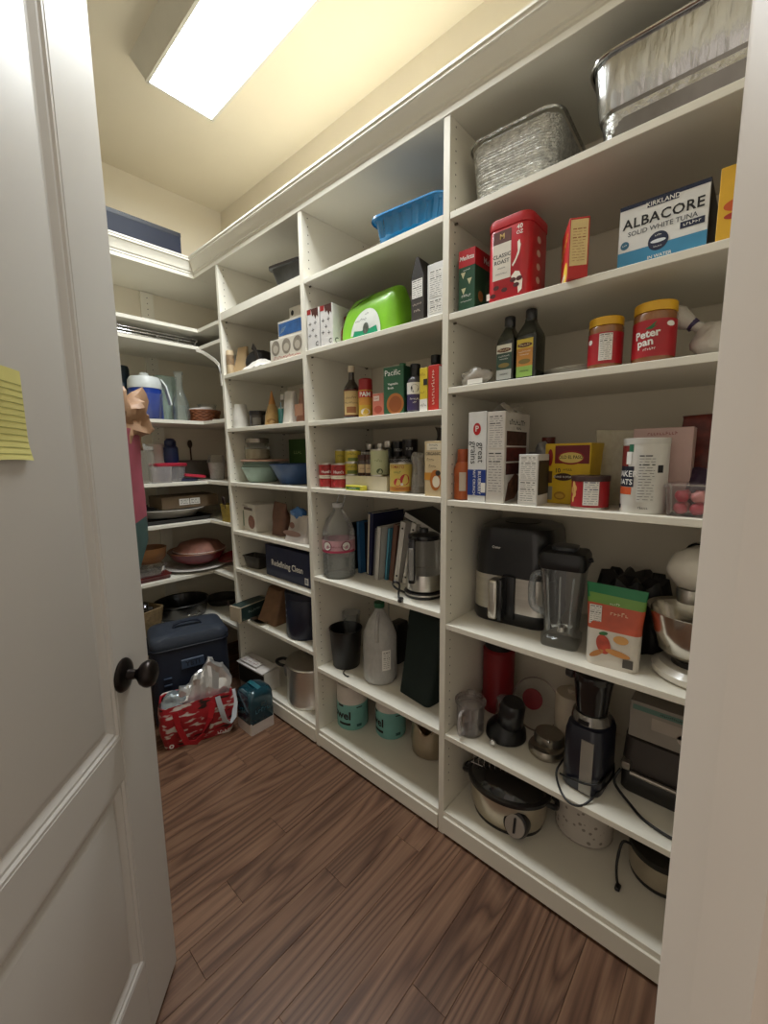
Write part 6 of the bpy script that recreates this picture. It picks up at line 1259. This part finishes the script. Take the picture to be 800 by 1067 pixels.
L_.new(tc_.outputs['Object'], mp_.inputs[0]); L_.new(mp_.outputs[0], nz_.inputs['Vector']); L_.new(nz_.outputs[0], cr_.inputs[0]); L_.new(cr_.outputs[0], b_.inputs['Base Color'])
t.part('bag_body', m, cam_, 50)
m = M()
def crump(a, b):
    x = -.1 + .25 * a; h_ = .10 + .12 * math.exp(-((a - .62) / .3) ** 2) + .015 * math.sin(a * 23)
    s2 = math.sin(b * PI); return wob((x + .02 * s2, .03 + .085 * b, .165 + h_ * s2 ** .7), .016, 24, 3)
m.sheet(18, 12, crump); t.part('silver_lining', m, mat('#dedede', .3, .75, var=.04), 12)
m = M(); m.blob((-.09, .07, .20), (.06, .05, .045), .25, 4, 8, 24); t.part('clear_film', m, mat('#9aa4a8', .25, .5), 40)
m = M(); m.strip([(-.1, -.012, .19), (-.09, -.02, .12), (-.06, -.024, .03), (-.02, -.024, .018), (.02, -.022, .05), (.05, -.02, .12), (.07, -.012, .19)], .026, .003, (.6, 0, 1)); t.part('red_handle', m, mat('#a3141f', .5), 60)
m = M(); m.strip([(.09, -.012, .215), (.1, -.028, .16), (.115, -.034, .09), (.14, -.03, .065), (.16, -.02, .09), (.172, .0, .15), (.168, .03, .21)], .024, .003, (1, -.3, .3)); t.part('white_handle', m, mat('#b7bcc2', .5), 60)
t.text('o', .04, PAPER, -.125, .03, y=-.012, bold=.03); t.marks(4, .02, PAPER, .1, .03, y=-.02, bold=.03)
t = Thing('teal_wrapped_pack', 'square pack in shiny teal film with white printed base', 'pack', (.969, 1.842, 0), math.radians(-90))
m = M(); rr = lambda s_, zz, r=.008: [(p[0], p[1], p[2]) for p in rrect(.135 * s_, .133 * s_, r, zz, 0, .0665, 5)]
m.loft([rr(1, 0), rr(1, .062)]); t.part('white_base', m, mat('#c4b9b2', .5))
m = M(); m.loft([rr(1.004, .055, .01), rr(1.006, .16, .014), rr(1.0, .192, .02), rr(.94, .21, .03), rr(.75, .219, .03), rr(.3, .222, .015)]); m.v = [wob(p, .003 if p[2] > .1 else 0, 25, 2) for p in m.v]; t.part('teal_film', m, mat('#163f4b', .16, .2, var=.2, coat=.8), 60)
m = M(); m.strip([(-.05, .0665, .223), (-.02, .06, .232), (.02, .06, .232), (.05, .0665, .223)], .022, .002, (0, 1, .2)); t.part('carry_strap', m, mat('#2b6f7d', .2, .2, coat=.8), 60)
t.marks(5, .03, mat('#3d6f7d', .3), 0, .115, y=-.002)
t.marks(5, .03, mat('#3d6f7d', .3), .0665, .115, .07, 'R')
# paper gift bag hanging on the hidden side of the door
ang = math.atan2(-.738, -.674)
hk = Thing('gift_bag', 'tall pink and green paper gift bag hanging behind the open door', 'bag', (Matrix.Translation(dr.location) @ Matrix.Rotation(ang, 4, 'Z') @ Vector((-.042, -.04, 1.03)))[:], ang)
rings = []
for i in range(11):
    k = i / 10; rings.append([wob(p, .003 + .004 * k, 10, 3) for p in rrect(.235 + .01 * k, .12, .008, .42 * k, 0, -.065, 3)])
m = M(); m.loft(rings); m.v = [(p[0], p[1], p[2] + (.13 * (-p[0] / .12) * max(0, 1 - p[2] / .2) if p[2] < .2 else 0)) for p in m.v]
m.mi = [1 if sum(m.v[i][2] for i in f) / len(f) < .17 else 0 for f in m.f]
hk.part('paper_bag', m, [mat('#a85566', .45, var=.15, scale=14), mat('#3d5a58', .45, var=.2, scale=20)], 40)
m = M(); m.strip([(-.119, -.127, .02), (-.12, -.1, .03), (-.12, -.06, .05)], .012, .001, (0, 0, 1)); hk.part('red_edge', m, mat('#a5243c', .4), 0)
m = M(); m.blob((-.10, -.05, .44), (.085, .055, .085), .36, 8, 13, 40); hk.part('kraft_tissue', m, mat('#b08a6a', .6, var=.12, bump=.3, bscale=30), 30)
m = M(); m.tube([(.0, -.06, .42), (.01, -.03, .55), (.03, -.005, .66), (.05, -.0, .55), (.06, -.06, .42)], .003, 6); hk.part('cord_handle', m, mat('#7d3a48', .6), 60)
m = M(); m.tube([(.05, -TH, 1.70), (.05, -TH - .02, 1.68), (.05, -TH - .03, 1.675), (.05, -TH - .035, 1.69)], .004, 8); m.build('door_hook', BRZ, dr, 60)
